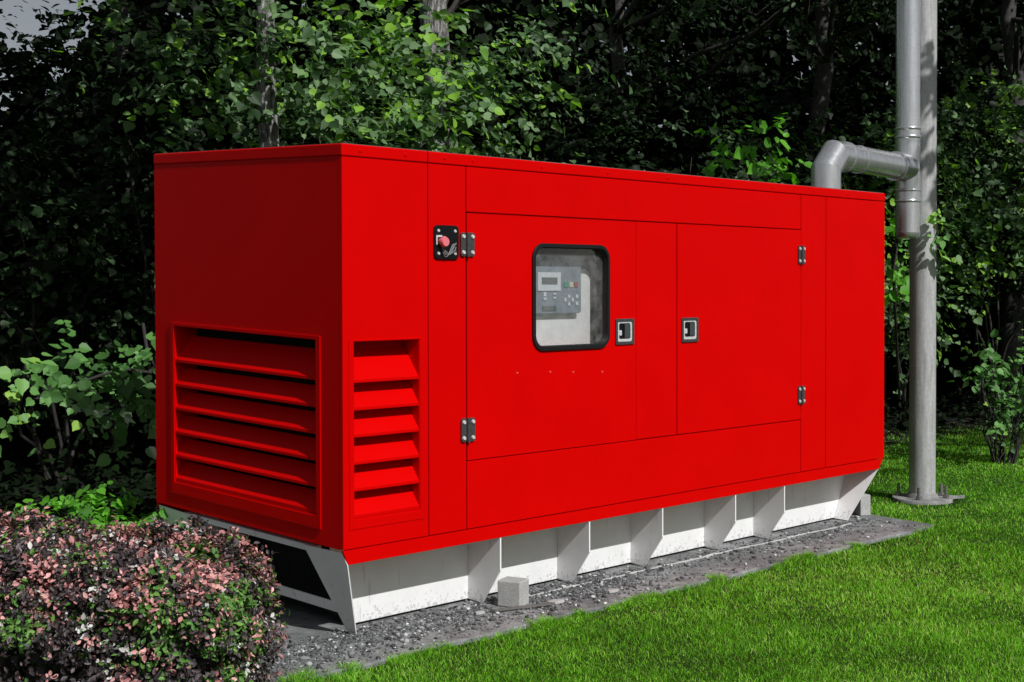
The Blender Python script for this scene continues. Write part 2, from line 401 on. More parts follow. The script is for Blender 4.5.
# doors --------------------------------------------------------------
WX0, WX1, WZ0, WZ1 = 1.195, 1.744, 0.837, 1.334     # window opening
door = MB()
door.ring(rect_like(0.737+g, 1.982-g, z(0.322+g), z(1.482-g), 0), rrect(WX0, WX1, z(WZ0), z(WZ1), 0.06, 0), (0, -0.0015, 0), (0, T-0.001, 0))
dl = gb(door, 'door', M['red'], bevel=0, merge=True); dl['label'] = 'left hand door with the window'
m = MB(); m.ring(rrect(WX0-0.017, WX1+0.014, z(WZ0-0.018), z(WZ1+0.016), 0.076, 0), rrect(WX0+0.004, WX1-0.004, z(WZ0+0.004), z(WZ1-0.004), 0.058, 0), (0, -0.013, 0), (0, -0.0018, 0))
m.ring(rrect(WX0+.0005, WX1-.0005, z(WZ0+.0005), z(WZ1-.0005), 0.0595, 0), rrect(WX0+0.006, WX1-0.006, z(WZ0+0.006), z(WZ1-0.006), 0.056, 0), (0, -0.001, 0), (0, T+0.0015, 0))
wf = gb(m, 'window_frame', M['black_rubber'], parent=dl, bevel=0.003, seg=3)
m = MB(); m.prism(rrect(WX0-0.004, WX1+0.004, z(WZ0-0.004), z(WZ1+0.004), 0.062, 0), (0, T+0.002, 0), (0, T+0.006, 0))
pane = gb(m, 'window_pane', M['pane'], parent=dl)
m = MB(); m.box(2.335+g, 3.567-g, -0.0015, T-0.001, z(0.322+g), z(1.482-g))
dr = gb(m, 'door', M['red'], bevel=0.0025); dr['label'] = 'plain right hand door'
# hinges (leaf, barrel, four bolts in one mesh, one mesh shared)
def hinge_mesh(w=0.088, h=0.112):
    m = MB()
    m.prism(rrect(-w/2, -0.011, -h/2, h/2, 0.012, 0, 3), (0, -0.009, 0), (0, -0.0005, 0))
    m.prism(rrect(0.011, w/2, -h/2, h/2, 0.012, 0, 3), (0, -0.009, 0), (0, -0.0005, 0))
    m.tube([(0, -0.010, -h/2), (0, -0.010, h/2)], 0.0105, 12)
    return m
def hinge_bolts(w=0.088, h=0.112):
    m = MB()
    for sx in (-1, 1):
        for sz in (-1, 1):
            m.tube([(sx*w*.33, -0.009, sz*h*.33), (sx*w*.33, -0.0155, sz*h*.33)], [0.0105, 0.008], 8)
    return m
hp = None
for k, (x, zz, par) in enumerate(((0.739, 1.332, G), (0.739, 0.468, G), (3.562, 1.328, G), (3.562, 0.474, G))):
    if hp is None:
        hp = hinge_mesh().build('hinge', M['hinge'], par, (0, 0, 0), bevel=0.0015); bo = each(hinge_bolts(), 'bolt', M['chrome'], hp)
        o = hp
    else:
        o = hp.copy(); COL.objects.link(o); o.parent = par
        for q in bo: c2 = q.copy(); COL.objects.link(c2); c2.parent = o
    o.location = (x-GO[0], -0.0018-GO[1], z(zz)); o.scale = (1, 1, 1) if k < 2 else (0.78, 1, 1)
# recessed paddle latches
def latch(par, x, zz):
    m = MB(); w, h = 0.150, 0.136
    m.ring(rrect(-w/2, w/2, -h/2, h/2, 0.006, 0, 3), rrect(-w/2+0.016, w/2-0.016, -h/2+0.016, h/2-0.016, 0.006, 0, 3), (0, -0.008, 0), (0, -0.0003, 0))
    fr = m.build('latch', M['hinge'], par, bevel=0.0015); fr.location = (x-GO[0], -0.0016-GO[1], z(zz))
    t = MB(); t.ring(rrect(-w/2+0.016, w/2-0.016, -h/2+0.016, h/2-0.016, 0.012, 0, 4), rrect(-w/2+0.028, w/2-0.028, -h/2+0.030, h/2-0.024, 0.012, 0, 4), (0, -0.0045, 0), (0, -0.0004, 0))
    t.build('latch_tray', M['chrome'], fr, bevel=0.001)
    t = MB(); t.box(-w/2+0.022, w/2-0.022, -0.002, -0.0002, -h/2+0.022, h/2-0.022)
    t.build('latch_recess', M['black_plastic'], fr)
    t = MB(); t.box(-0.004, 0.042, -0.009, -0.0022, -0.034, 0.040)
    t.build('paddle', simple('dark_paddle', (0.05, 0.06, 0.06), 0.35), fr, bevel=0.003)
    t = MB(); t.prism(rrect(-0.047, -0.028, -0.020, 0.008, 0.006, 0, 3), (0, -0.007, 0), (0, -0.0022, 0))
    t.build('lock', M['chrome'], fr)
latch(G, 1.883, 0.900); latch(G, 2.445, 0.897)
# rivets low on the door
m = MB()
for x, zz in ((1.075, 0.718), (1.31, 0.713), (1.481, 0.705), (1.705, 0.696)):
    m.tube([(x, -0.0016, z(zz)), (x, -0.005, z(zz))], [0.006, 0.004], 8)
ge(m, 'rivet', M['pale_rivet'], parent=dl)
# emergency stop station
m = MB(); m.prism(rrect(0.528, 0.682, z(1.262), z(1.418), 0.022, 0, 4), (0, -0.010, 0), (0, -0.0003, 0))
es = gb(m, 'emergency_stop', M['black_plastic'], bevel=0.002)
m = MB(); m.tube([(0.567, -0.0105, z(1.342)), (0.567, -0.032, z(1.342))], 0.016, 16); m.tube([(0.567, -0.028, z(1.342)), (0.567, -0.034, z(1.342)), (0.567, -0.046, z(1.342))], [0.022, 0.026, 0.020], 20)
gb(m, 'button', M['button_red'], parent=es)
m = MB()
for x, zz in ((0.553, 1.392), (0.657, 1.392), (0.553, 1.288), (0.657, 1.288)): m.tube([(x, -0.0103, z(zz)), (x, -0.0145, z(zz))], [0.008, 0.006], 8)
ge(m, 'screw', M['chrome'], parent=es); m = MB(); m.prism([(0.536, -0.011, z(1.328)), (0.543, -0.011, z(1.328)), (0.543, -0.011, z(1.362)), (0.572, -0.011, z(1.364)), (0.572, -0.011, z(1.372)), (0.536, -0.011, z(1.371))], (0, -0.003, 0), (0, 0, 0))
gb(m, 'hasp', M['chrome'], parent=es)
m = MB()
random.seed(3)
for k in range(4):
    pts = []
    for i in range(7):
        u = i/6; pts.append((0.57+0.085*u+random.uniform(-.004, .004), -0.016-0.008*math.sin(u*PI), z(1.318-0.03*math.sin(u*PI*(1+.35*k))-0.006*k+random.uniform(-.003, .003))))
    m.tube(pts, 0.0017, 6)
ge(m, 'seal_wire', M['wire'], parent=es)
# control cabinet behind the window
cp = MB(); cp.prism(rrect(0.95, 1.750, z(0.74), z(1.225), 0.05, 0, 5), (0, 0.120, 0), (0, 0.126, 0))
cpo = gb(cp, 'control_panel', M['panel_white'])
m = MB(); m.box(0.90, 1.95, 0.155, 0.160, z(0.70), z(1.45)); m.box(0.90, 1.95, T+0.012, 0.154, z(1.44), z(1.45))
m.box(0.90, 0.905, T+0.012, 0.154, z(.70), z(1.439)); m.box(1.945, 1.95, T+0.012, 0.154, z(.70), z(1.439)); m.box(0.906, 1.944, T+0.012, 0.154, z(.70), z(.71))
gb(m, 'cabinet_lining', M['speck'], parent=cpo)
m = MB(); m.prism(rrect(1.255, 1.641, z(0.997), z(1.300), 0.014, 0, 4), (0, 0.085, 0), (0, 0.1195, 0))
ct = gb(m, 'controller', M['control_grey'], parent=cpo, bevel=0.003)
def cpart(boxes, nm, mat, y0=0.080, y1=0.0848):
    mm = MB()
    for x0, x1, z0, z1 in boxes: mm.box(x0, x1, y0, y1, z(z0), z(z1))
    return ge(mm, nm, mat, parent=cpo, bevel=0.001)
cpart([(1.31, 1.48, 1.112, 1.205)], 'display_bezel', M['control_pale'])
cpart([(1.337, 1.452, 1.145, 1.180)], 'display', M['lcd'], 0.0775, 0.0798)
cpart([(1.505, 1.537, 1.130, 1.157)], 'key', M['green_key']); cpart([(1.547, 1.575, 1.130, 1.157)], 'key', M['amber_key']); cpart([(1.585, 1.612, 1.130, 1.157)], 'key', M['dull_red_key'])
kb = [(1.352, 1.372, 1.084, 1.104), (1.352, 1.372, 1.066, 1.078), (1.425, 1.445, 1.092, 1.101), (1.425, 1.445, 1.072, 1.080),
      (1.508, 1.522, 1.056, 1.076), (1.536, 1.551, 1.076, 1.092), (1.536, 1.551, 1.036, 1.052), (1.564, 1.578, 1.056, 1.076), (1.594, 1.614, 1.074, 1.092), (1.594, 1.614, 1.038, 1.056)]
cpart(kb, 'key', M['control_pale'])
cpart([(1.345, 1.445, 1.012, 1.036), (1.345, 1.42, 1.262, 1.280)], 'name_strip', M['lcd'])

# skid (base frame) ---------------------------------------------------
sk = MB()
YW = 0.228
XL = lambda r: 0.0 + 0.145*(-r)/0.405        # the skid's ends lean inwards towards the slab
XR = lambda r: 4.545 - 0.215*(-r)/0.405
for y0, y1 in ((YW, YW+0.008), (W-YW-0.008, W-YW)):
    sk.prism([(XL(-0.002)+.10, y0, z(-0.006)), (XL(-.40)+.085, y0, z(-0.400)), (XR(-.40)-.01, y0, z(-0.400)), (XR(-0.002)-.01, y0, z(-0.006))], (0, 0, 0), (0, y1-y0, 0))
    lo = y0-0.0 if y0 < 0.5 else y0
skid = empty('skid', (0, 0, 0)); skid.parent = G
ge(sk, 'side_beam', M['frame'], parent=skid)
m = MB()
for yy in (0.30, W-0.36): m.box(0.30, 4.28, yy, yy+0.06, z(-0.401), z(-0.385))
ge(m, 'flange', M['frame'], parent=skid)
def gusset(x, back=False):
    pts = [(0.006, -0.068 if not back else -0.068), (0.006, -0.225), (0.128, -0.402), (YW-0.001, -0.402), (YW-0.001, -0.008), (0.020, -0.008), (0.020, -0.068)]
    if back: pts = [(W-y, q) for y, q in pts]
    mm = MB(); mm.prism([(x, y, z(q)) for y, q in pts], (-0.0045, 0, 0), (0.0045, 0, 0))
    gb(mm, 'gusset', M['frame'], parent=skid)
for x in (0.966, 1.614, 2.217, 2.895, 3.400):
    gusset(x); gusset(x, True)
def endplate(xf, side, back=False):
    # plate leaning with the skid's end
    yo = [(0.017, -0.018), (0.006, -0.066), (0.095, -0.405), (0.155, -0.405), (0.232, -0.30), (0.292, -0.022)] if side == 'l' else [(0.017, -0.018), (0.006, -0.066), (0.127, -0.405), (0.230, -0.405), (0.230, -0.012)]
    if side == 'l': yo = [(0.017, -0.012), (0.004, -0.066), (0.095, -0.405), (0.155, -0.405), (0.292, -0.022)]
    if back: yo = [(W-y, q) for y, q in yo]
    t = 0.006 if side == 'l' else -0.006
    mm = MB(); mm.prism([(xf(q), y, z(q)) for y, q in yo], (0, 0, 0), (t, 0, 0))
    gb(mm, 'end_plate', M['frame'], parent=skid)
for bk in (False, True): endplate(XL, 'l', bk); endplate(XR, 'r', bk)
m = MB(); m.box(0.018, 0.055, 0.225, W-0.225, z(-0.046), z(-0.020)); m.prism([(XL(-.27)+.004, 0.19, z(-.272)), (XL(-.32)+.004, 0.17, z(-.322)), (XL(-.32)+.012, 0.17, z(-.322)), (XL(-.27)+.012, 0.19, z(-.272))], (0, 0, 0), (0, W-0.37, 0))
m.box(4.46, 4.50, 0.24, W-0.24, z(-0.05), z(-0.014)); ge(m, 'cross_member', M['frame'], parent=skid)
m = MB(); m.box(0.21, 4.2, YW+0.012, W-YW-0.012, z(-0.375), z(-0.01)); m.box(0.05, 0.209, 0.26, W-0.26, z(-0.012), z(-0.004))
gb(m, 'underside_shade_block', M['dark_inside'], parent=G)  # dark block added to keep the space under the enclosure black

# ------------------------------------------------------------------ exhaust
def bent(pts): return [Vector(p) for p in pts]
EX = empty('exhaust_stack', (5.36, 0.265, 1.9), label='shiny steel exhaust flue beside the pole, joined by an elbow duct to the red roof', cat='exhaust flue')
EO = (5.36, 0.265, 1.9)
ER = 0.096
rx, ry = 4.13, 0.175; cx, cy = 5.36, 0.265
hz_ = 2.400                                   # height of the horizontal run's axis (tuned)
def lobster(p, q, n=16, R=ER):
    """mitred segmented bend: rings lie in the bisecting planes"""
m = MB()
def ring_at(c, nrm, axis_dirs, R, n=28):
    """ellipse where a cylinder of radius R along d is cut by the plane with normal nrm"""
    d = axis_dirs; u = Vector((0, 1, 0)); u = (u-d*u.dot(d)).normalized(); w = d.cross(u); out = []
    for k in range(n):
        a = 2*PI*k/n; p = (u*math.cos(a)+w*math.sin(a))*R
        t = -p.dot(nrm)/d.dot(nrm); out.append(Vector(c)+p+d*t)
    return out
def mitred(pts, R, n=28):
    pts = [Vector(p) for p in pts]; rings = []
    for i, p in enumerate(pts):
        if i == 0: d = (pts[1]-p).normalized(); nn = d
        elif i == len(pts)-1: d = (p-pts[i-1]).normalized(); nn = d
        else:
            d = (p-pts[i-1]).normalized(); d2 = (pts[i+1]-p).normalized(); nn = (d+d2).normalized()
        rings.append(ring_at(p, nn, d, R, n))
    return rings
def add_rings(mb, rings):
    n = len(rings[0])
    for i in range(len(rings)-1):   # every segment with its own vertices so the mitres stay crisp
        vs = rings[i]+rings[i+1]
        mb.add(vs, [(k, (k+1) % n, n+(k+1) % n, n+k) for k in range(n)], True)
dirh = Vector((cx-rx, cy-ry, -0.015)).normalized()
e0 = Vector((rx, ry, z(H)-0.01)); e1 = Vector((rx, ry, hz_-0.105)); e2 = Vector((rx, ry, hz_))+dirh*0.115
add_rings(m, mitred([e0, e1, e2, e2+dirh*0.14], ER))
ebo = m.build('elbow', M['duct'], EX, EO)
m = MB(); j0 = e2+dirh*0.14; j1 = Vector((cx, cy, hz_-0.015))
add_rings(m, mitred([j0, j1], ER-0.006)); run = m.build('horizontal_duct', M['duct'], EX, EO)
m = MB(); m.tube([j1-dirh*0.22, j1-dirh*0.03], [ER+0.002, ER+0.002], 28, False)
m.tube([j1-dirh*0.215, j1-dirh*0.205], [ER+0.007]*2, 28); m.tube([j0-dirh*0.012, j0+dirh*0.012], [ER+0.006]*2, 28); m.tube([j0+dirh*0.20-dirh*.004, j0+dirh*0.20+dirh*.004], [ER-.001]*2, 28)
each(m, 'joint_collar', M['duct'], EX, EO)
m = MB(); m.tube([(cx, cy, 1.905), (cx, cy, 6.5)], 0.086, 32); fl = m.build('flue', M['duct'], EX, EO)
m = MB()
for zc in (2.665, 2.605, 2.225, 2.150, 4.3):
    m.tube([(cx, cy, zc-0.012), (cx, cy, zc-0.006), (cx, cy, zc+0.006), (cx, cy, zc+0.012)], [0.0865, 0.0925, 0.0925, 0.0865], 32)
m.tube([(cx, cy, 2.16), (cx, cy, 2.215)], 0.0895, 32)
m.tube([(cx, cy, 1.885), (cx, cy, 1.90), (cx, cy, 1.93)], [0.070, 0.0885, 0.0885], 32)
each(m, 'clamp_band', M['duct'], EX, EO)
# ------------------------------------------------------------------ pole
PX, PY_ = 5.62, 0.284
PO = empty('steel_pole', (PX, PY_, LAWN), label='thick galvanised steel pole bolted to a round base plate in the lawn', cat='pole')
POo = (PX, PY_, LAWN)
m = MB(); m.tube([(PX, PY_, 0.02), (PX, PY_, 6.6)], 0.094, 40); m.build('shaft', M['pole'], PO, POo)
m = MB(); m.tube([(PX, PY_, -0.03), (PX, PY_, 0.000), (PX, PY_, 0.004)], [0.215, 0.215, 0.210], 36)
m.tube([(PX, PY_, 0.004), (PX, PY_, 0.022), (PX, PY_, 0.040)], [0.115, 0.110, 0.0945], 36); each(m, 'base_plate', M['plate'], PO, POo)
for a in (20, 110, 200, 290, 245, 335):
    bx_, by_ = PX+0.168*math.cos(math.radians(a)), PY_+0.168*math.sin(math.radians(a))
    if a in (245, 20): continue
    m = MB(); m.tube([(bx_, by_, 0.0045), (bx_, by_, 0.095)], 0.011, 10); m.tube([(bx_, by_, 0.0045), (bx_, by_, 0.03)], 0.020, 6, smooth=False)
    m.build('anchor_bolt', M['bolt'], PO, POo)
m = MB()
for zc in (2.17,):
    m.tube([(PX, PY_, zc-0.012), (PX, PY_, zc+0.012)], 0.0955, 32); m.box(cx+0.085, PX-0.09, PY_-0.03, PY_+0.01, zc-0.018, zc+0.018)
each(m, 'pipe_bracket', M['pole'], PO, POo)
m = MB(); m.prism([(PX+.10, PY_-.16, 0.003), (PX+.22, PY_-.22, 0.006), (PX+.25, PY_-.17, -0.006), (PX+.14, PY_-.08, 0.0)], (0, 0, -0.012), (0, 0, 0.012))
m.build('plate_tab', M['plate'], PO, POo)

# ------------------------------------------------------------------ concrete blocks
def block(name, pts, h, label):
    cx_ = sum(p[0] for p in pts)/4; cy_ = sum(p[1] for p in pts)/4
    m = MB(); m.prism([(x, y, 0.001) for x, y in pts], (0, 0, 0), (0.002, 0.001, h))
    o = m.build(name, M['block'], None, (cx_, cy_, 0), bevel=0.006, seg=2)
    tag(o, label, 'concrete block', 'concrete blocks on the slab')
block('concrete_block', [(0.975, 0.040), (1.011, -0.078), (1.118, -0.038), (1.082, 0.080)], 0.125, 'small pale concrete cube on the slab against the first skid gusset')
block('concrete_block', [(4.56, 0.17), (4.626, 0.131), (4.686, 0.233), (4.62, 0.272)], 0.14, 'upright pale concrete block beside the far right end of the skid')

# ------------------------------------------------------------------ ground, slab
def grid_obj(name, x0, x1, y0, y1, nx, ny, zf, mat, **kw):
    xs = np.linspace(x0, x1, nx); ys = np.linspace(y0, y1, ny)
    vs = [(x, y, zf(x, y)) for y in ys for x in xs]
    fs = [(j*nx+i, j*nx+i+1, (j+1)*nx+i+1, (j+1)*nx+i) for j in range(ny-1) for i in range(nx-1)]
    me = bpy.data.meshes.new(name); me.from_pydata(vs, [], fs); me.update(); me.materials.append(mat)
    me.polygons.foreach_set('use_smooth', [True]*len(fs))
    o = bpy.data.objects.new(name, me); COL.objects.link(o); return tag(o, **kw)
grid_obj('ground', -120, 120, -120, 120, 3, 3, lambda x, y: LAWN, M['ground'], kind='structure')
# soil under the trees
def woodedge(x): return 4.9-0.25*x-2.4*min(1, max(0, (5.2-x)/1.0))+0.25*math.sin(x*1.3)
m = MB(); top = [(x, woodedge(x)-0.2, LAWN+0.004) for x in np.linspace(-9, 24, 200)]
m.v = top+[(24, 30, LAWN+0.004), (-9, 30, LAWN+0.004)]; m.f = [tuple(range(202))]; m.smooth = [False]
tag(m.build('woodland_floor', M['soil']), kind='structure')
# slab: irregular outline, bumpy top
def sl_edge(x): return -0.30-0.012*x+0.008*math.sin(x*7.1)+0.006*math.sin(x*17.3+1)+0.004*math.sin(x*41)
outl = [(x, sl_edge(x)) for x in np.linspace(-0.95, 4.56, 110)]+[(4.60, -0.34), (4.64, -0.1), (4.68, 0.15), (4.72, 0.5), (4.78, 1.9), (-0.95, 1.9)]
m = MB(); m.prism([(x, y, 0) for x, y in outl], (0, 0, -0.12), (0, 0, 0))
slab = tag(m.build('concrete_slab', M['slab'], bevel=0.008), kind='structure')

# ------------------------------------------------------------------ numpy foliage
def attr_mesh(name, verts, faces, tone, mat, loops):
    """verts (N,3), faces (F,loops) int"""
    me = bpy.data.meshes.new(name)
    F = len(faces)
    me.vertices.add(len(verts)); me.vertices.foreach_set('co', np.asarray(verts, np.float32).ravel())
    me.loops.add(F*loops); me.loops.foreach_set('vertex_index', np.asarray(faces, np.int32).ravel())
    me.polygons.add(F); me.polygons.foreach_set('loop_start', np.arange(0, F*loops, loops, dtype=np.int32))
    me.polygons.foreach_set('loop_total', np.full(F, loops, np.int32))
    me.update(calc_edges=True)
    at = me.attributes.new('tone', 'FLOAT', 'FACE'); at.data.foreach_set('value', np.asarray(tone, np.float32))
    me.materials.append(mat); me.validate()
    return me
def norm(a): return a/np.maximum(np.linalg.norm(a, axis=-1, keepdims=True), 1e-9)
# outline of one half of a leaf: (along, across)
SHAPES = {
    'broad': ([0.0, -0.04, 0.18, 0.50, 0.78, 1.0], [0.0, 0.20, 0.46, 0.44, 0.17, 0.0]),
    'small': ([0.0, 0.12, 0.35, 0.62, 0.86, 1.0], [0.0, 0.15, 0.27, 0.26, 0.12, 0.0]),
}
def leaf_mesh(pos, nrm, dirs, size, tone, shape='broad', fold=0.18, curl=0.15):
    N = len(pos); nrm = norm(nrm); d = norm(dirs-nrm*np.sum(dirs*nrm, -1, keepdims=True)); s = np.cross(nrm, d)
    al, ac = SHAPES[shape]; sz = size[:, None]
    P = [pos, None]
    base = pos; tip = pos+d*sz-nrm*sz*curl
    V = [base]
    for sgn in (1, -1):
        for a, c in zip(al[1:-1], ac[1:-1]):
            V.append(pos+d*sz*a+s*sz*c*sgn+nrm*sz*(fold*c-curl*a*a))
    V.append(tip)                       # 0 base, 1-4 left, 5-8 right, 9 tip
    verts = np.stack(V, 1).reshape(-1, 3)
    o = np.arange(N)[:, None]*10
    # two halves per leaf sharing the midrib
    f = np.concatenate([o+np.array([[0, 9, 4, 3, 2, 1]]), o+np.array([[0, 5, 6, 7, 8, 9]])], 1).reshape(-1, 6)
    return verts, f, np.repeat(tone, 2)
def add_leaves(name, parts, mat, parent=None):
    vs = []; fs = []; ts = []; off = 0
    for v, f, t in parts:
        vs.append(v); fs.append(f+off); ts.append(t); off += len(v)
    me = attr_mesh(name, np.concatenate(vs), np.concatenate(fs), np.concatenate(ts), mat, 6)
    o = bpy.data.objects.new(name, me); COL.objects.link(o)
    if parent is not None: o.parent = parent
    return o
def shade_noise(a):
    return (np.sin(a[:, 0]*2.3+a[:, 2]*1.7)+np.sin(a[:, 1]*2.9-a[:, 2]*3.1+1)+np.sin(a[:, 2]*4.3+a[:, 0]*3.7+2))[:, None]/1.7
def sprays(anchor, out, rng, k=10, length=0.45, size=0.09, shape='broad', droop=0.25, bias=(0, -0.35, 0.8), jit=0.45, tonec=0.45, tonev=0.2, curl=0.15):
    """twigs carrying k leaves each, laid out as flat sprays"""
    Mn = len(anchor); out = norm(out); t = (np.arange(k)+0.5)/k
    up = np.array([0, 0, 1.0]); side = norm(np.cross(out, up)+1e-6)
    ln = length*rng.uniform(.6, 1.25, (Mn, 1, 1))
    pos = anchor[:, None, :]+out[:, None, :]*ln*t[None, :, None]
    pos = pos - up*(droop*ln*(t**2)[None, :, None])
    sg = np.where(np.arange(k) % 2 == 0, 1.0, -1.0)[None, :, None]
    sz = size*np.clip(np.exp(rng.normal(-.18, .38, (Mn, k))), .3, 1.5)
    pos = pos + side[:, None, :]*sg*(sz[..., None]*0.25)+rng.normal(0, size*.3, (Mn, k, 3))
    n = np.array(bias)[None, None, :]+out[:, None, :]*0.25+rng.normal(0, jit, (Mn, 1, 3))+rng.normal(0, jit*.6, (Mn, k, 3))
    d = side[:, None, :]*sg*0.9+out[:, None, :]*0.7-up*0.35+rng.normal(0, .3, (Mn, k, 3))
    ctone = tonec+shade_noise(anchor)*.22+rng.normal(0, tonev*.6, (Mn, 1))
    tone = np.clip(ctone+rng.normal(0, tonev, (Mn, k)), 0, 1)
    return leaf_mesh(pos.reshape(-1, 3), n.reshape(-1, 3), d.reshape(-1, 3), sz.ravel(), tone.ravel(), shape, curl=curl)
def unit(rng, n): return norm(rng.normal(0, 1, (n, 3)))
def ellipsoid_clumps(rng, c, r, n, inner=0.35, zmin=None):
    d = unit(rng, n); rad = rng.uniform(inner, 1, (n, 1))**0.6
    p = np.array(c)+d*rad*np.array(r)
    if zmin is not None:
        p[:, 2] = np.maximum(p[:, 2], zmin+rng.uniform(0, .5, n))
    return p
def clump_sprays(rng, centers, per, rad, **kw):
    n = len(centers); a = np.repeat(centers, per, 0); d = unit(rng, n*per)
    d[:, 2] = d[:, 2]*0.7+0.05
    R = np.repeat(rad*rng.uniform(.6, 1.3, (n, 1)), per, 0)
    a = a+d*R*rng.uniform(.2, 1, (n*per, 1))
    return sprays(a, d+rng.normal(0, .25, d.shape), rng, **kw)
def limb(m, p, q, r0, r1, rng, seg=6, wob=0.12, n=8):
    p = np.array(p, float); q = np.array(q, float); pts = []; rr = []
    for i in range(seg+1):
        t = i/seg; w = rng.normal(0, wob, 3)*math.sin(PI*t)
        pts.append(tuple(p*(1-t)+q*t+w)); rr.append(r0*(1-t)+r1*t)
    m.tube(pts, rr, n)
    return pts
def tree(name, base, height, r, lean, crowns, label, group, seed, mat='leaf_broad', size=0.09, shape='broad', nclump=60, per=7, k=10, crad=0.5, tonec=0.45, bark='bark', clumps=None, cat='tree', length=0.45):
    rng = np.random.default_rng(seed)
    root = empty(name, base, label=label, cat=cat, group=group)
    bx, by, bz = base; m = MB()
    top = (bx+lean[0], by+lean[1], bz+height)
    pts = limb(m, (bx, by, bz-0.1), top, r*1.15, r*0.35, rng, 10, 0.06, 14)
    C_ = []
    for c, rad, n in crowns:
        C_.append(ellipsoid_clumps(rng, c, rad, n))
    C_ = np.concatenate(C_)
    mb_ = MB()
    for i in range(0, len(C_), max(1, len(C_)//12)):
        t = rng.uniform(.5, .95); j = min(int(t*10), 9)
        limb(mb_, pts[j], tuple(C_[i]), min(r*.3, .04), 0.006, rng, 6, .15, 6)
    mb_.build('branches', M['twig'], root, base)
    if clumps is not None: C_ = np.concatenate([C_, np.array(clumps, float)])
    m.build('trunk', M[bark], root, base)
    v, f, t = clump_sprays(rng, C_-np.array(base), per, crad, k=k, length=length, size=size, shape=shape, tonec=tonec)
    add_leaves('crown', [(v, f, t)], M[mat], root)
    return root
C0 = np.array([-3.80733, -4.72959, 1.529194])
FW = np.array([0.7157, 0.6982]); RT = np.array([0.6982, -0.7157])
def at(px, depth, zz=0):
    v = FW+(px-512)/1406.4*RT; return (C0[0]+v[0]*depth, C0[1]+v[1]*depth, zz)
def zat(py, depth): return 1.529+(289.1-py)/1406.4*depth
def Pt(px, py, depth): x, y, _ = at(px, depth); return (x, y, zat(py, depth))
NT = 'trees behind the generator'
x, y, _ = at(270, 10.3)
tree('broadleaf_tree', (x, y, LAWN), 7.5, 0.085, (0.06, 0.05, 0), [((x+.6, y+1.6, 5.9), (2.2, 1.7, 1.6), 70)],
     'pale barked tree whose trunk shows above the red end wall', NT, 21, size=.07, per=12, crad=.33, tonec=.7,
     clumps=[Pt(*p) for p in [(215, 30, 10.2), (230, 75, 10.0), (180, 40, 10.6), (315, 40, 10.3), (330, 95, 10.2), (345, 70, 10.1), (215, 130, 10.5), (350, 30, 10.4), (375, 95, 10.2), (395, 60, 10.4), (420, 110, 10.4), (350, 130, 10.0), (150, 60, 11.2), (120, 35, 11.5), (400, 20, 10.6), (190, 90, 10.7), (296, 18, 10.0), (258, 52, 9.9), (284, 108, 10.0)]])
x, y, _ = at(432, 14)
tree('broadleaf_tree', (x, y, LAWN), 8.5, 0.19, (0.05, 0, 0), [((x, y+.6, 6.6), (2.6, 2.0, 1.6), 70)],
     'thick trunked tree whose trunk shows at the top edge above the front panel', NT, 22, size=0.07, per=12, crad=.33, tonec=.7,
     clumps=[Pt(*p) for p in [(470, 55, 11.6), (455, 90, 11.4), (500, 75, 11.6), (510, 110, 11.5), (480, 125, 11.3), (545, 60, 12.2), (530, 20, 12.3), (440, 75, 11.6), (430, 45, 12.0), (428, 100, 11.6), (450, 130, 11.4)]])
x, y, _ = at(818, 16.5)
tree('broadleaf_tree', (x, y, LAWN), 8.5, 0.13, (0.2, 0, 0), [((x-1.5, y-2.4, 6.3), (3.2, 2.8, 1.7), 95)],
     'tree behind the elbow of the exhaust duct', NT, 23, bark='dark_bark', mat='leaf_shaded', size=0.065, per=9, crad=.4,
     clumps=[Pt(*p) for p in [(745, 150, 13.0), (700, 60, 14), (780, 30, 14.3), (850, 20, 14.5), (850, 70, 14.8), (690, 20, 14.0), (660, 80, 13.8)]])
x, y, _ = at(1010, 18)
tree('broadleaf_tree', (x, y, LAWN), 8.5, 0.14, (0, 0, 0), [((x-.8, y-2.4, 6.2), (3.2, 3.0, 2.0), 95)],
     'shade-darkened tree right of the steel pole', NT, 24, bark='dark_bark', mat='leaf_shaded', size=0.065, per=9, crad=.4,
     clumps=[Pt(*p) for p in [(960, 120, 15), (990, 160, 15), (1010, 40, 15.5), (950, 60, 15.3), (985, 210, 14.6)]])
x, y, _ = at(120, 13.5)
tree('broadleaf_tree', (x, y, LAWN), 8, 0.11, (0, 0, 0), [((x+.6, y-.5, 6.2), (2.0, 2.2, 1.6), 60)],
     'slender dark tree left of the red end wall', NT, 25, bark='dark_bark', mat='leaf_shaded', size=0.065, per=8, crad=.35,
     clumps=[Pt(*p) for p in [(20, 12, 12), (48, 38, 12), (5, 48, 12), (70, 60, 12), (90, 15, 12.2), (15, 150, 12.6), (60, 140, 12.6), (110, 110, 12.4), (130, 70, 12.2)]])
x, y, _ = at(622, 17.5)
tree('broadleaf_tree', (x, y, LAWN), 8, 0.12, (0, 0, 0), [((x-.8, y-3.8, 6.0), (2.8, 2.8, 1.7), 90)],
     'small leaved tree above the middle of the red roof', NT, 26, bark='dark_bark', mat='leaf_shaded', size=0.055, shape='small', per=11, k=14, crad=.35,
     clumps=[Pt(*p) for p in [(570, 40, 13.4), (600, 70, 13.2), (640, 30, 13.4), (620, 110, 13.0), (590, 140, 12.8), (650, 130, 12.9)]])
x, y, _ = at(-150, 11.0)  # out-of-view tree added so its crown darkens the left shrubs
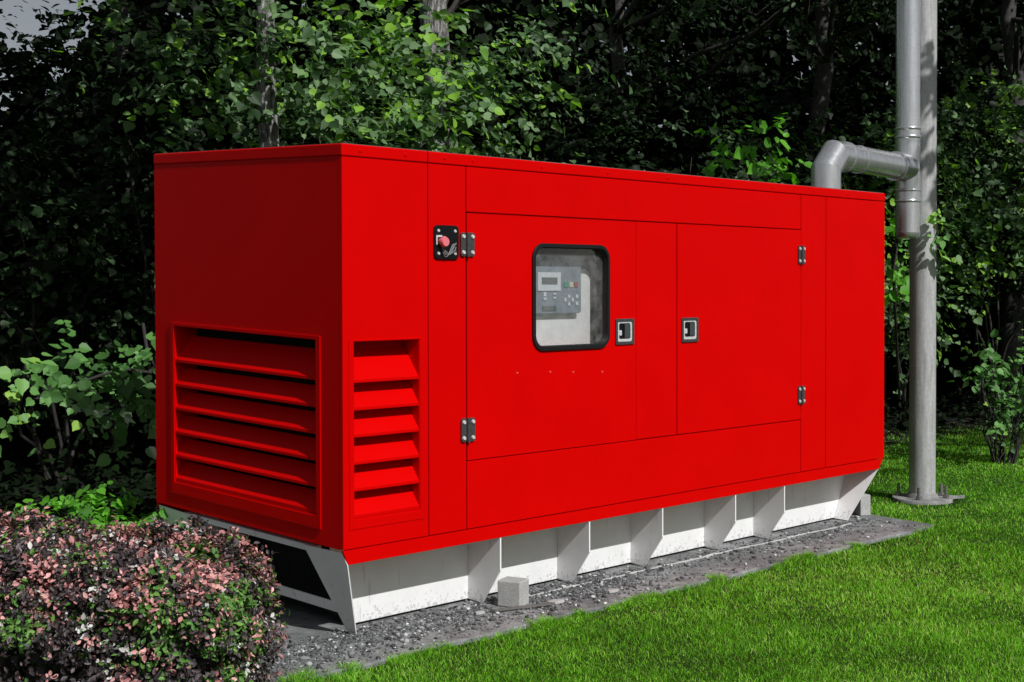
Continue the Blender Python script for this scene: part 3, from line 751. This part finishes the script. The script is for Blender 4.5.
tree('broadleaf_tree', (x, y, LAWN), 7.5, 0.15, (.6, -.8, 0), [((0.3, 2.3, 5.4), (1.9, 1.9, 1.1), 90)],
     'unseen tree added beyond the left edge, its crown shading the shrubs', NT, 28, bark='dark_bark', mat='leaf_shaded', size=0.08, per=8, crad=.4)
# a tree out on the lawn to the right: only its leaf shadows on the pole and the grass are seen
tree('broadleaf_tree', (9.8, -3.6, LAWN), 7.0, 0.14, (-.3, 0, 0), [((9.0, -3.7, 5.6), (1.3, 0.8, 0.8), 22)],
     'lawn tree standing outside the view beyond the right edge', NT, 27, size=0.085, per=4, crad=.25, length=.28,
     clumps=[(5.37, -2.3, 5.0), (5.38, -2.4, 5.35), (5.36, -2.2, 4.65), (5.42, -2.5, 5.7), (5.40, -2.3, 5.2), (5.35, -2.1, 4.75), (6.2, -2.8, 5.2), (6.8, -3.3, 4.7), (7.15, -3.3, 4.95), (6.5, -3.3, 4.3), (6.7, -3.3, 5.3), (7.1, -3.4, 5.3), (8.4, -3.6, 5.5)])

# shrubs: the leafy wall under the trees
NS = 'shrubs along the edge of the wood'
def shrub(name, px, depth, hgt, rad, label, seed, mat='leaf_shaded', size=0.08, shape='broad', n=70, per=7, group=NS, tonec=.45, stems=7, crad=.4, length=0.4, zmin=.15):
    rng = np.random.default_rng(seed)
    x, y, _ = at(px, depth)
    loc = (x, y, LAWN); root = empty(name, loc, label=label, cat='shrub', group=group)
    zc = (hgt+zmin)*.5
    C_ = ellipsoid_clumps(rng, (x, y, zc), (rad, rad*.8, (hgt-zmin)*.5), n, 0.3)
    m = MB()
    for i in range(stems):
        j = rng.integers(len(C_)); a = rng.uniform(0, 2*PI); rr = rng.uniform(.02, .12)
        limb(m, (x+rr*math.cos(a), y+rr*math.sin(a), LAWN-.05), tuple(C_[j]), .018, .005, rng, 6, .08, 6)
    m.build('stems', M['twig'], root, loc)
    v, f, t = clump_sprays(rng, C_-np.array(loc), per, crad, k=9, length=length, size=size, shape=shape, tonec=tonec)
    add_leaves('foliage', [(v, f, t)], M[mat], root)
    return root
#      px depth  h   rad  material  n  zmin  size
sh = [(-60, 11.2, 3.0, 1.4, 'leaf_shaded', 26, .3, .07, 'dark shrub at the far left edge beneath the small patch of sky'),
      (60, 11.0, 3.0, 1.3, 'leaf_shaded', 20, .3, .075, 'sparse dark shrub behind the sunlit low branch'),
      (170, 11.6, 3.3, 1.2, 'leaf_shaded', 30, .5, .07, 'shrub just behind the far corner of the red end wall'),
      (340, 12.0, 3.4, 1.4, 'leaf_broad', 44, .5, .068, 'broad leaved shrub above the near corner of the red roof'),
      (450, 12.4, 3.4, 1.3, 'leaf_broad', 38, .5, .068, 'broad leaved shrub over the cap joint of the red roof'),
      (570, 13.0, 3.2, 1.4, 'leaf_shaded', 34, .5, .06, 'dark shrub above the window part of the roof'),
      (680, 13.6, 3.3, 1.4, 'leaf_shaded', 34, .5, .06, 'dark shrub over the middle of the roof left of the bright sprig'),
      (790, 14.4, 3.3, 1.4, 'leaf_shaded', 34, .5, .065, 'dark shrub just left of the exhaust elbow'),
      (905, 15.6, 3.5, 1.4, 'leaf_broad', 50, .7, .07, 'leafy shrub showing between the red box and the steel pole'),
      (990, 16.6, 4.0, 1.6, 'leaf_broad', 60, 1.35, .075, 'tall shrub right of the pole above the dark gap'),
      (1090, 17.0, 4.2, 1.6, 'leaf_shaded', 60, 1.1, .07, 'shrub at the right edge of the lawn beyond the small bush')]
for i, (px, dp, h, rd, mt, nn_, zm, sz, lab) in enumerate(sh):
    shrub('shrub', px, dp, h, rd, lab, 40+i, mt, sz, n=nn_, zmin=zm, per=9, length=.4, tonec=.64 if mt == 'leaf_broad' else (.36 if px < 200 else .48))  # leaf tone also carries sun and shade, darkest at the left
# second, deeper row closes the view
for i, (px, dp) in enumerate([(-90, 14), (30, 13.8), (130, 14), (230, 14.2), (370, 15), (510, 16), (640, 16.8), (750, 17.4), (860, 18.4), (960, 19.2), (1060, 19.8), (1160, 20)]):
    shrub('shrub', px, dp, 4.2 if i > 1 else 3.3, 1.9, 'deeply shaded understorey shrub in the second row behind the leafy edge', 60+i, 'leaf_deep_shade', .11, n=110, per=11, group='understorey shrubs deep in the shade')

# lit sprigs that catch the sun in front of the shade
def sprig(name, pts, label, seed, mat='leaf_bright', size=.09, per=5, crad=.16, shape='broad', group=None, k=8, length=.32, base=None, tonec=.5, cat='leafy branch', rad=.012, jit=.4):
    rng = np.random.default_rng(seed); pts = np.array(pts, float)
    root = empty(name, tuple(base if base is not None else pts[0]), label=label, cat=cat, group=group)
    o = np.array(root.location)
    m = MB(); allp = [tuple(o)]+[tuple(p) for p in pts]
    m.tube(allp, [rad]+[max(.003, rad*(1-i/len(pts))) for i in range(len(pts))], 6)
    m.build('twig', M['twig'], root, tuple(o))
    v, f, t = clump_sprays(rng, pts-o, per, crad, k=k, length=length, size=size, shape=shape, tonec=tonec, jit=jit, bias=(-.25, -.55, .65))
    add_leaves('leaves', [(v, f, t)], M[mat], root)
sprig('leafy_branch', [Pt(*p) for p in [(150, 372, 8.6), (120, 368, 8.5), (90, 378, 8.4), (60, 388, 8.3), (25, 398, 8.2), (100, 395, 8.3), (70, 372, 8.6), (135, 392, 8.5)]], 'sunlit low branch with broad leaves left of the red end wall', 90, 'leaf_sunny', base=(1.2, 3.6, 1.3), size=.064, tonec=.6, crad=.17, per=5, jit=.25, k=9, length=.36)
sprig('leafy_branch', [Pt(*p) for p in [(740, 145, 11.6), (760, 140, 11.5), (772, 160, 11.5), (785, 175, 11.5)]], 'bright green sprig just above the roof left of the exhaust elbow', 91, base=Pt(775, 260, 12.4), size=.08, per=4, crad=.12)
sprig('climbing_sprig', [(PX-.02, PY_-.12, 2.02), (PX+.05, PY_-.12, 1.92), (PX-.05, PY_-.12, 1.86), (PX+.02, PY_-.13, 1.97)], 'small leafy sprig on the steel pole beside the flue end', 92, 'leaf_sunny', base=(PX+.06, PY_-.098, 1.6), size=.055, per=2, crad=.04, k=5, length=.12, rad=.004, tonec=.8)
sprig('leafy_branch', [Pt(*p) for p in [(892, 250, 10.9), (900, 232, 10.9), (893, 275, 10.8), (898, 300, 10.8)]], 'green leaves in the gap between the red box and the pole', 93, base=Pt(900, 400, 12.0), size=.07, per=3, crad=.1)
# low bright plants behind the red-leaved hedge
for i, (px, dp) in enumerate([(66, 7.5), (98, 7.5), (124, 7.3), (150, 7.0)]):
    rng = np.random.default_rng(100+i); x, y, _ = at(px, dp)
    root = empty('low_plant', (x, y, LAWN), label=['bright green low plant behind the hedge, leftmost of four', 'tallest bright green low plant behind the hedge, second from the left', 'bright green low plant behind the hedge, third from the left', 'bright green low plant behind the hedge nearest the red box'][i], cat='plant', group='bright low plants behind the hedge')
    m = MB(); tips = []
    for k in range(9):
        q = (x+rng.normal(0, .09), y+rng.normal(0, .09), LAWN+(.30 if i != 1 else .40)+rng.uniform(-.08, .05))
        limb(m, (x+rng.normal(0, .03), y+rng.normal(0, .03), LAWN), q, .004, .002, rng, 4, .01, 5); tips.append(q)
    m.build('stems', M['twig'], root, (x, y, LAWN))
    v, f, t = clump_sprays(rng, np.array(tips)-np.array((x, y, LAWN)), 4, .07, k=8, length=.14, size=.045, shape='broad')
    add_leaves('leaves', [(v, f, t)], M['leaf_bright'], root)
# right hand bush with bare stems
bxy = (8.14, 0.84, 0)
rng = np.random.default_rng(120)
root = empty('lawn_bush', (bxy[0], bxy[1], LAWN), label='small bush with bare dark stems on the lawn at the right edge', cat='bush')
m = MB(); tips = []
for k in range(26):
    a = rng.uniform(0, 2*PI); q = (bxy[0]+.3*math.cos(a)*rng.uniform(.3, 1), bxy[1]+.3*math.sin(a)*rng.uniform(.3, 1), rng.uniform(.35, .95))
    limb(m, (bxy[0]+.09*math.cos(a), bxy[1]+.09*math.sin(a), LAWN-.02), q, .009, .004, rng, 6, .03, 6)
    if k % 2: tips.append(q)
m.build('stems', M['twig'], root, (bxy[0], bxy[1], LAWN))
tips += [(bxy[0]+.25, bxy[1]-.25, .75), (bxy[0]+.3, bxy[1]-.3, 1.0), (bxy[0]+.3, bxy[1]-.3, .55), (bxy[0]+.4, bxy[1]-.3, .4)]
v, f, t = clump_sprays(rng, np.array(tips)-np.array((bxy[0], bxy[1], LAWN)), 4, .16, k=8, length=.25, size=.06, shape='broad', tonec=.55)
add_leaves('foliage', [(v, f, t)], M['leaf_sunny'], root)

# dark ground cover under the trees
rng = np.random.default_rng(210)
N = 34000
px = rng.uniform(-300, 1500, N); dd = rng.uniform(6.8, 19, N)
gx_ = C0[0]+(FW[0]+(px-512)/1406.4*RT[0])*dd; gy_ = C0[1]+(FW[1]+(px-512)/1406.4*RT[1])*dd
k = (gy_ > 4.9-.25*gx_+.15+.25*np.sin(gx_*1.3)-2.4*np.clip((5.2-gx_)/1.0, 0, 1)) & ~((gx_ > -.95) & (gx_ < 4.8) & (gy_ < 1.95)); gx_, gy_ = gx_[k], gy_[k]; N = len(gx_)
v, f, t = leaf_mesh(np.stack([gx_, gy_, LAWN+rng.uniform(.0, .32, N)*rng.uniform(0, 1, N)], 1), np.stack([rng.normal(-.2, .5, N), rng.normal(-.3, .5, N), np.ones(N)], 1), unit(rng, N), rng.uniform(.04, .10, N), rng.uniform(0, 1, N), 'broad')
tag(add_leaves('ground_cover', [(v, f, t)], M['leaf_deep_shade']), kind='stuff', label='dark leafy ground cover in the shade under the shrubs')

# far-off wood as one mass
rng = np.random.default_rng(200)
pp = []
N = 150000
px = rng.uniform(-500, 1600, N); dp = rng.uniform(19, 27, N)
hh = np.interp(px, [-500, -60, 0, 55, 110, 300, 1600], [4.0, 3.7, 3.8, 4.6, 9.5, 11, 11])
vx = FW[0]+(px-512)/1406.4*RT[0]; vy = FW[1]+(px-512)/1406.4*RT[1]
zz = rng.uniform(0, 1, N)**.9*hh*(0.85+.15*np.sin(px*.05)+.1*np.sin(px*.021+2))
pos = np.stack([C0[0]+vx*dp, C0[1]+vy*dp, zz], 1)
nr = np.stack([rng.normal(-.4, .5, N), rng.normal(-.6, .5, N), rng.normal(.5, .5, N)], 1)
v, f, t = leaf_mesh(pos, nr, unit(rng, N), rng.uniform(.10, .22, N), rng.uniform(0, 1, N), 'broad')
tag(add_leaves('distant_wood', [(v, f, t)], M['leaf_deep_shade']), kind='stuff', label='dense dark wood closing the view behind the trees')

# ------------------------------------------------------------------ red-leaved hedge
rng = np.random.default_rng(300)
HZ = empty('hedge', (*at(100, 5.1)[:2], LAWN), label='clipped low hedge of pink, purple and green leaves in the left foreground', cat='hedge')
ho = np.array(HZ.location)
def hedge_surface(n, inset):
    """points on a rounded loaf lying across the view; u along (image right), w towards the camera"""
    ax = np.array([RT[0], RT[1], 0]); dpv = np.array([-FW[0], -FW[1], 0])
    c0 = np.array(at(30, 5.05, 0)); c1 = np.array(at(176, 5.0, 0))
    t = rng.uniform(-0.9, 1, n); th = rng.uniform(-0.22*PI, 1.05*PI, n)
    Ru = .50; top = .66
    length = np.linalg.norm(c1-c0)
    s = t*length*1.25
    # end cap
    capf = rng.uniform(0, 1, n) < .3
    ca = rng.uniform(-.5*PI, .5*PI, n)
    ux = np.cos(th); uz = np.sin(th)
    sup = lambda q: np.sign(q)*np.abs(q)**.62
    w = sup(ux)*Ru; h = sup(uz)
    # body
    P = c0+ax*s[:, None]+dpv*w[:, None]; Z = .36+(top-.36)*h
    Z = np.where(uz < 0, .36+.55*h*.9, Z)
    nrm_ = dpv*ux[:, None]+np.array([0, 0, 1.0])*np.maximum(uz, -.2)[:, None]
    # cap: sweep about the end
    el = rng.uniform(-.2*PI, .5*PI, n); rr = sup(np.cos(el))
    Pc = c0+ax*(length*1.06)+ax*(rr*np.cos(ca)*.30)[:, None]+dpv*(rr*np.sin(ca)*Ru)[:, None]
    Zc = .36+np.where(el > 0, (top-.36)*sup(np.sin(el)), .5*sup(np.sin(el)))
    nc = ax*(np.cos(el)*np.cos(ca))[:, None]+dpv*(np.cos(el)*np.sin(ca))[:, None]+np.array([0, 0, 1.0])*np.sin(el)[:, None]
    P = np.where(capf[:, None], Pc, P); Z = np.where(capf, Zc, Z); nn = np.where(capf[:, None], nc, nrm_)
    P = P.copy(); P[:, 2] = Z
    bumps = .03*np.sin(P[:, 0]*31+P[:, 2]*17)*np.sin(P[:, 1]*29+P[:, 2]*23)+.035*np.sin(P[:, 0]*9+1)*np.sin(P[:, 1]*8)+.02*np.sin(P[:, 0]*23)*np.sin(P[:, 1]*21+2)+.02*np.sin(P[:, 2]*19+P[:, 0]*7)
    nn = norm(nn); P = P+nn*(bumps-inset)[:, None]
    # the hedge sinks a little towards its right end
    sd = (P[:, :2]-c0[:2])@ax[:2]
    P[:, 2] -= .005+np.clip(sd-.30, 0, 1)*.16
    return P, nn, sd
n = 19000
ins = np.abs(rng.normal(0, .055, n))-np.where(rng.uniform(0, 1, n) < .10, rng.uniform(.0, .035, n), 0); P, nn, sd = hedge_surface(n, ins)
keep = (P[:, 2] > -.03) & (np.sin(P[:, 0]*27+1)*np.sin(P[:, 1]*31+P[:, 2]*9)+np.sin(P[:, 2]*33+P[:, 0]*13) < 1.05) & ~((P[:, 2] < .40-.45*np.clip(sd-.05, 0, 1)) & (rng.uniform(0, 1, n) < .8)); P, nn, sd = P[keep], nn[keep], sd[keep]; n = len(P)
# leaf colour by patch
def nz(P, f, s): return np.sin(P[:, 0]*f+s)+np.sin(P[:, 1]*f*1.13+s*2)+np.sin(P[:, 2]*f*1.3+s*3)+.6*np.sin((P[:, 0]+P[:, 1])*f*1.9+s)
pa = nz(P, 17, 1.0)+.7*nz(P, 41, 3.)+rng.normal(0, .7, n); pb_ = nz(P, 15, 4.0)+.7*nz(P, 37, 6.)+rng.normal(0, .7, n); pw = nz(P, 21, 7.5)+.6*nz(P, 47, 2.)+rng.normal(0, .5, n)
camx = np.array([P[:, 0]-C0[0], P[:, 1]-C0[1]]).T; dpt = camx@FW; pxx = 512+1406.4*(camx@RT)/dpt; pyy = 289.1-1406.4*(P[:, 2]-1.529)/dpt
gx = (P[:, :2]-np.array(at(225, 4.8)[:2])); green_c = np.exp(-(gx**2).sum(1)/.04)*3.0*(nn[:, 2] < .75)
cls = np.zeros(n, int)
cls[(pa+2.6*(nn[:, 2]-.62)) > .45] = 2
cls[(pb_+green_c-.4*nn[:, 2]) > 1.0] = 1
cls[pw > 2.9] = 3
K = 6
lo = np.array([.0, .31, .53, .86]); hi = np.array([.30, .52, .85, 1.0])
# each shoot is a small whorl of leaves
a = np.repeat(P, K, 0); d = np.repeat(nn, K, 0)+rng.normal(0, .55, (n*K, 3)); d[:, 2] += .25; d = norm(d)
pos = a+rng.normal(0, .012, (n*K, 3)); nr = np.repeat(nn, K, 0)*.7+rng.normal(0, .55, (n*K, 3)); nr[:, 2] += .3
c_ = np.repeat(cls, K); flip = rng.uniform(0, 1, n*K) < .06; c_ = np.where(flip, rng.choice([0, 0, 1, 2], n*K), c_)
shf = np.repeat(rng.uniform(0, 1, n) < .38, K); c_ = np.where(shf, np.repeat(rng.choice([0, 0, 0, 1, 2, 2, 3], n, p=[.2, .2, .15, .17, .12, .12, .04]), K), c_)
tn = lo[c_]+(hi-lo)[c_]*rng.uniform(.05, .95, n*K)
v, f, t = leaf_mesh(pos-ho, nr, d, rng.uniform(.011, .028, n*K), tn, 'small')
# inner leaves fill the body, toned dark in place of deep shade
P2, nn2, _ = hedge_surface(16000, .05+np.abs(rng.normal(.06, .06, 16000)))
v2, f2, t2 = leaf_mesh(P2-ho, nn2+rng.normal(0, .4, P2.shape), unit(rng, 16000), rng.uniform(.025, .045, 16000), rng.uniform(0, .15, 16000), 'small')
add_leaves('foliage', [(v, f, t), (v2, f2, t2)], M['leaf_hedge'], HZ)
m = MB()
for k in range(60):
    q = P[rng.integers(n)]-nn[rng.integers(n)]*.0
    b0 = np.array(at(rng.uniform(-40, 200), 5.05+rng.uniform(-.2, .2), LAWN))
    limb(m, tuple(b0), tuple(q), .007, .002, rng, 5, .03, 5)
m.build('stems', M['twig'], HZ, tuple(ho))

# ------------------------------------------------------------------ grass
rng = np.random.default_rng(400)
def blades(n, px_rng, dmin, dmax, hgt, wid, edge_tufts=False):
    u = rng.uniform(0, 1, n); dp = dmin*(dmax/dmin)**u
    px = rng.uniform(*px_rng, n)
    x = C0[0]+(FW[0]+(px-512)/1406.4*RT[0])*dp; y = C0[1]+(FW[1]+(px-512)/1406.4*RT[1])*dp
    edge = -0.30-0.012*x+.02
    ins = (x > -.95) & (x < 4.64+.08*y) & (y > edge+rng.normal(0, .022, n)+.03*np.sin(x*11)*np.sin(x*3.7+1)) & (y < 1.9)
    plate = (x-PX)**2+(y-PY_)**2 < rng.uniform(.20, .46, n)**2
    wood = y > 4.9-.25*x-2.4*np.clip((5.2-x)/1.0, 0, 1)+.25*np.sin(x*1.3)+rng.normal(-.1, .35, n)
    if edge_tufts:
        x = rng.uniform(-1.0, 4.1, n); y = -0.30-0.012*x+rng.normal(-.015, .020, n)+.03*np.sin(x*5.3)*np.sin(x*2.1)
        dp = (x-C0[0])*FW[0]+(y-C0[1])*FW[1]; keep_ = np.sin(x*9.1)+np.sin(x*4.3+2)+.7*np.sin(x*23) > .35
        x, y, dp = x[keep_], y[keep_], dp[keep_]; n = len(x)
    else:
        k = ~(ins | plate | wood); x, y, dp = x[k], y[k], dp[k]; n = len(x)
    hn = 1+.28*np.sin(x*5.1+.7)*np.sin(y*4.3)+.18*np.sin(x*13)*np.sin(y*15+1)
    h = hgt*hn*rng.uniform(.45, 1.25, n); w = wid*rng.uniform(.6, 1.3, n)*(dp/6.5)**.75
    a = rng.uniform(0, 2*PI, n); ln = rng.uniform(.2, 1.15, n)*h
    side = np.stack([np.cos(a), np.sin(a), 0*a], 1)
    la = rng.uniform(0, 2*PI, n)+.0; lean = np.stack([np.cos(la), np.sin(la), 0*la], 1)
    b = np.stack([x, y, np.full(n, LAWN-.005)], 1)
    mid = b+lean*(ln*.35)[:, None]; mid[:, 2] += h*.6
    tip = b+lean*ln[:, None]; tip[:, 2] += h*rng.uniform(.6, 1.0, n)
    V = np.stack([b-side*w[:, None]/2, b+side*w[:, None]/2, mid+side*w[:, None]*.4, mid-side*w[:, None]*.4, tip], 1).reshape(-1, 3)
    o = np.arange(n)[:, None]*5
    F = np.concatenate([o+np.array([[0, 1, 2]]), o+np.array([[0, 2, 3]]), o+np.array([[3, 2, 4]])], 1).reshape(-1, 3)
    patch = .15*np.sin(x*1.7)*np.sin(y*1.9+.5)+.10*np.sin(x*6.3+y*3)*np.sin(y*5.1-x)+.12*(np.sin(x*19+y*7)*np.sin(y*23-x*5) > .55)
    tone = np.clip(.46+patch+rng.normal(0, .24, n), 0, .94)
    dry = rng.uniform(0, 1, n) < .035; tone = np.where(dry, rng.uniform(.96, 1, n), tone)
    return V, F, np.repeat(tone, 3)
V, F, Tn = blades(560000, (230, 1300), 5.2, 18.5, .029, .0031)
V2, F2, T2 = blades(16000, (230, 1300), 5.2, 18.5, .050, .0031, True)
T2 = np.where(rng.uniform(0, 1, len(T2)) < .06, .98, T2)
F = np.concatenate([F, F2+len(V)]); V = np.concatenate([V, V2]); Tn = np.concatenate([Tn, T2])
me = attr_mesh('grass', V, F, Tn, M['grass'], 3)
tag(tag(bpy.data.objects.new('lawn_grass', me), kind='stuff', label='short bright green mown grass of the lawn')); COL.objects.link(bpy.data.objects['lawn_grass'])

# ------------------------------------------------------------------ gravel on the slab
rng = np.random.default_rng(500)
ico_v = np.array([(0, 0, 1), (.89, 0, .45), (.28, .85, .45), (-.72, .53, .45), (-.72, -.53, .45), (.28, -.85, .45), (.72, .53, -.45), (-.28, .85, -.45), (-.89, 0, -.45), (-.28, -.85, -.45), (.72, -.53, -.45), (0, 0, -1)])
ico_f = np.array([(0, 1, 2), (0, 2, 3), (0, 3, 4), (0, 4, 5), (0, 5, 1), (1, 6, 2), (2, 7, 3), (3, 8, 4), (4, 9, 5), (5, 10, 1), (6, 7, 2), (7, 8, 3), (8, 9, 4), (9, 10, 5), (10, 6, 1), (11, 7, 6), (11, 8, 7), (11, 9, 8), (11, 10, 9), (11, 6, 10)])
n = 7500
x = np.concatenate([rng.uniform(-.7, 1.9, 5600), rng.uniform(1.6, 4.5, n-5600)]); y = np.concatenate([rng.normal(.03, .12, 4200), rng.uniform(-.30, .2, 1400), rng.normal(.06, .10, n-6300), rng.uniform(-.33, .1, 700)])
k = (y > sl_edge(0)-.03) & (y < .222) & ~((x > .95) & (x < 1.13) & (y > -.09) & (y < .09)); x, y = x[k], y[k]; n = len(x)
s = rng.lognormal(math.log(.0048), .5, n).clip(.002, .017)
sc3 = rng.uniform(.6, 1.3, (n, 1, 3))*np.array([1, 1, .6])
V = ico_v[None]*s[:, None, None]*sc3*rng.uniform(.8, 1.2, (n, 12, 1))
ang = rng.uniform(0, 2*PI, n); ca, sa = np.cos(ang)[:, None], np.sin(ang)[:, None]
V = np.stack([V[..., 0]*ca-V[..., 1]*sa, V[..., 0]*sa+V[..., 1]*ca, V[..., 2]], -1)
V = V+np.stack([x, y, s*.35], 1)[:, None, :]
F = (np.arange(n)[:, None, None]*12+ico_f[None]).reshape(-1, 3)
tn = np.repeat(rng.beta(1.3, 1.9, n), 20)
me = attr_mesh('gravel', V.reshape(-1, 3), F, tn, M['gravel'], 3)
gvl = bpy.data.objects.new('gravel', me); COL.objects.link(gvl); tag(gvl, 'loose grey gravel scattered on the slab', kind='stuff')
# bead of pale mortar along the skid
rng = np.random.default_rng(501)
m = MB(); pts = [(xx, .085-.008*xx+.006*math.sin(xx*9)+rng.normal(0, .003), .002) for xx in np.linspace(1.0, 4.25, 60)]
m.tube(pts, [float(.004+abs(rng.normal(0, .002))) for _ in pts], 6)
tag(m.build('mortar_strip', M['mortar'], None, (1.0, .08, 0)), 'thin pale mortar strip lying on the slab along the foot of the skid', 'mortar strip')
# flat flakes and a splinter of wood by the block
for k, (xx, yy, sz, zr) in enumerate([(1.22, -.12, .05, .4), (.80, -.02, .035, 1.2), (1.60, -.16, .045, 2.0)]):
    m = MB(); pg = [(xx+sz*math.cos(a)*rng.uniform(.6, 1.2), yy+sz*.6*math.sin(a)*rng.uniform(.6, 1.2), .002) for a in np.linspace(0, 2*PI, 8)[:-1]]
    m.prism(pg, (0, 0, 0), (0, 0, .012))
    tag(m.build('concrete_flake', M['mortar'], None, (xx, yy, 0), bevel=.002), ['flat pale flake of concrete just right of the small cube', 'flat pale flake of concrete left of the small cube in the gravel', 'flat pale flake of concrete at the grass edge right of the small cube'][k], 'concrete flake', 'flakes of concrete on the slab')
m = MB(); m.prism([(.86, -.03, .006), (.87, -.05, .006), (1.16, -.17, .012), (1.15, -.15, .012)], (0, 0, 0), (0, 0, .010))
tag(m.build('wood_splinter', M['bolt'], None, (1, -.1, 0)), 'dark flat splinter lying in front of the small concrete cube', 'splinter')

# ------------------------------------------------------------------ light, sky, camera
w = bpy.data.worlds.new('World'); S.world = w; w.use_nodes = True
nt = w.node_tree; bg = nt.nodes['Background']; sky = nt.nodes.new('ShaderNodeTexSky'); sky.sky_type = 'NISHITA'; sky.sun_disc = False
to_sun = -SUN_DIR
sky.sun_elevation = math.asin(to_sun.z); sky.sun_rotation = math.atan2(to_sun.x, to_sun.y)
hs = nt.nodes.new('ShaderNodeHueSaturation'); hs.inputs['Saturation'].default_value = 0.35; hs.inputs['Value'].default_value = 0.6
nt.links.new(sky.outputs[0], hs.inputs['Color']); nt.links.new(hs.outputs[0], bg.inputs[0]); bg.inputs[1].default_value = 0.087
sl = bpy.data.lights.new('sun', 'SUN'); sl.energy = 4.0; sl.angle = math.radians(.5); sl.color = (1, .99, .975)
so = bpy.data.objects.new('sun', sl); COL.objects.link(so); so.rotation_euler = SUN_DIR.to_track_quat('-Z', 'Y').to_euler(); so.location = (0, -20, 20)
cam = bpy.data.cameras.new('camera'); co = bpy.data.objects.new('camera', cam); COL.objects.link(co); S.camera = co
cam.sensor_width = 36; cam.lens = 1406.4/1024*36; cam.shift_y = -(341-314.43)/1024; cam.clip_end = 500; cam.clip_start = .05
yaw, pitch, roll = 0.7978435, -0.0180089, -0.0022347
fw = Vector((math.cos(pitch)*math.sin(yaw), math.cos(pitch)*math.cos(yaw), math.sin(pitch)))
r0 = Vector((math.cos(yaw), -math.sin(yaw), 0)); u0 = r0.cross(fw)
rr = r0*math.cos(roll)+u0*math.sin(roll); uu = -r0*math.sin(roll)+u0*math.cos(roll)
mw = Matrix((rr, uu, -fw)).transposed().to_4x4(); mw.translation = Vector(C0.tolist()); co.matrix_world = mw
vs_ = S.view_settings; vs_.view_transform = 'Standard'; vs_.look = 'None'; vs_.gamma = 1; vs_.exposure = 0; vs_.use_curve_mapping = False
S.cycles.max_bounces = 6; S.cycles.transparent_max_bounces = 8
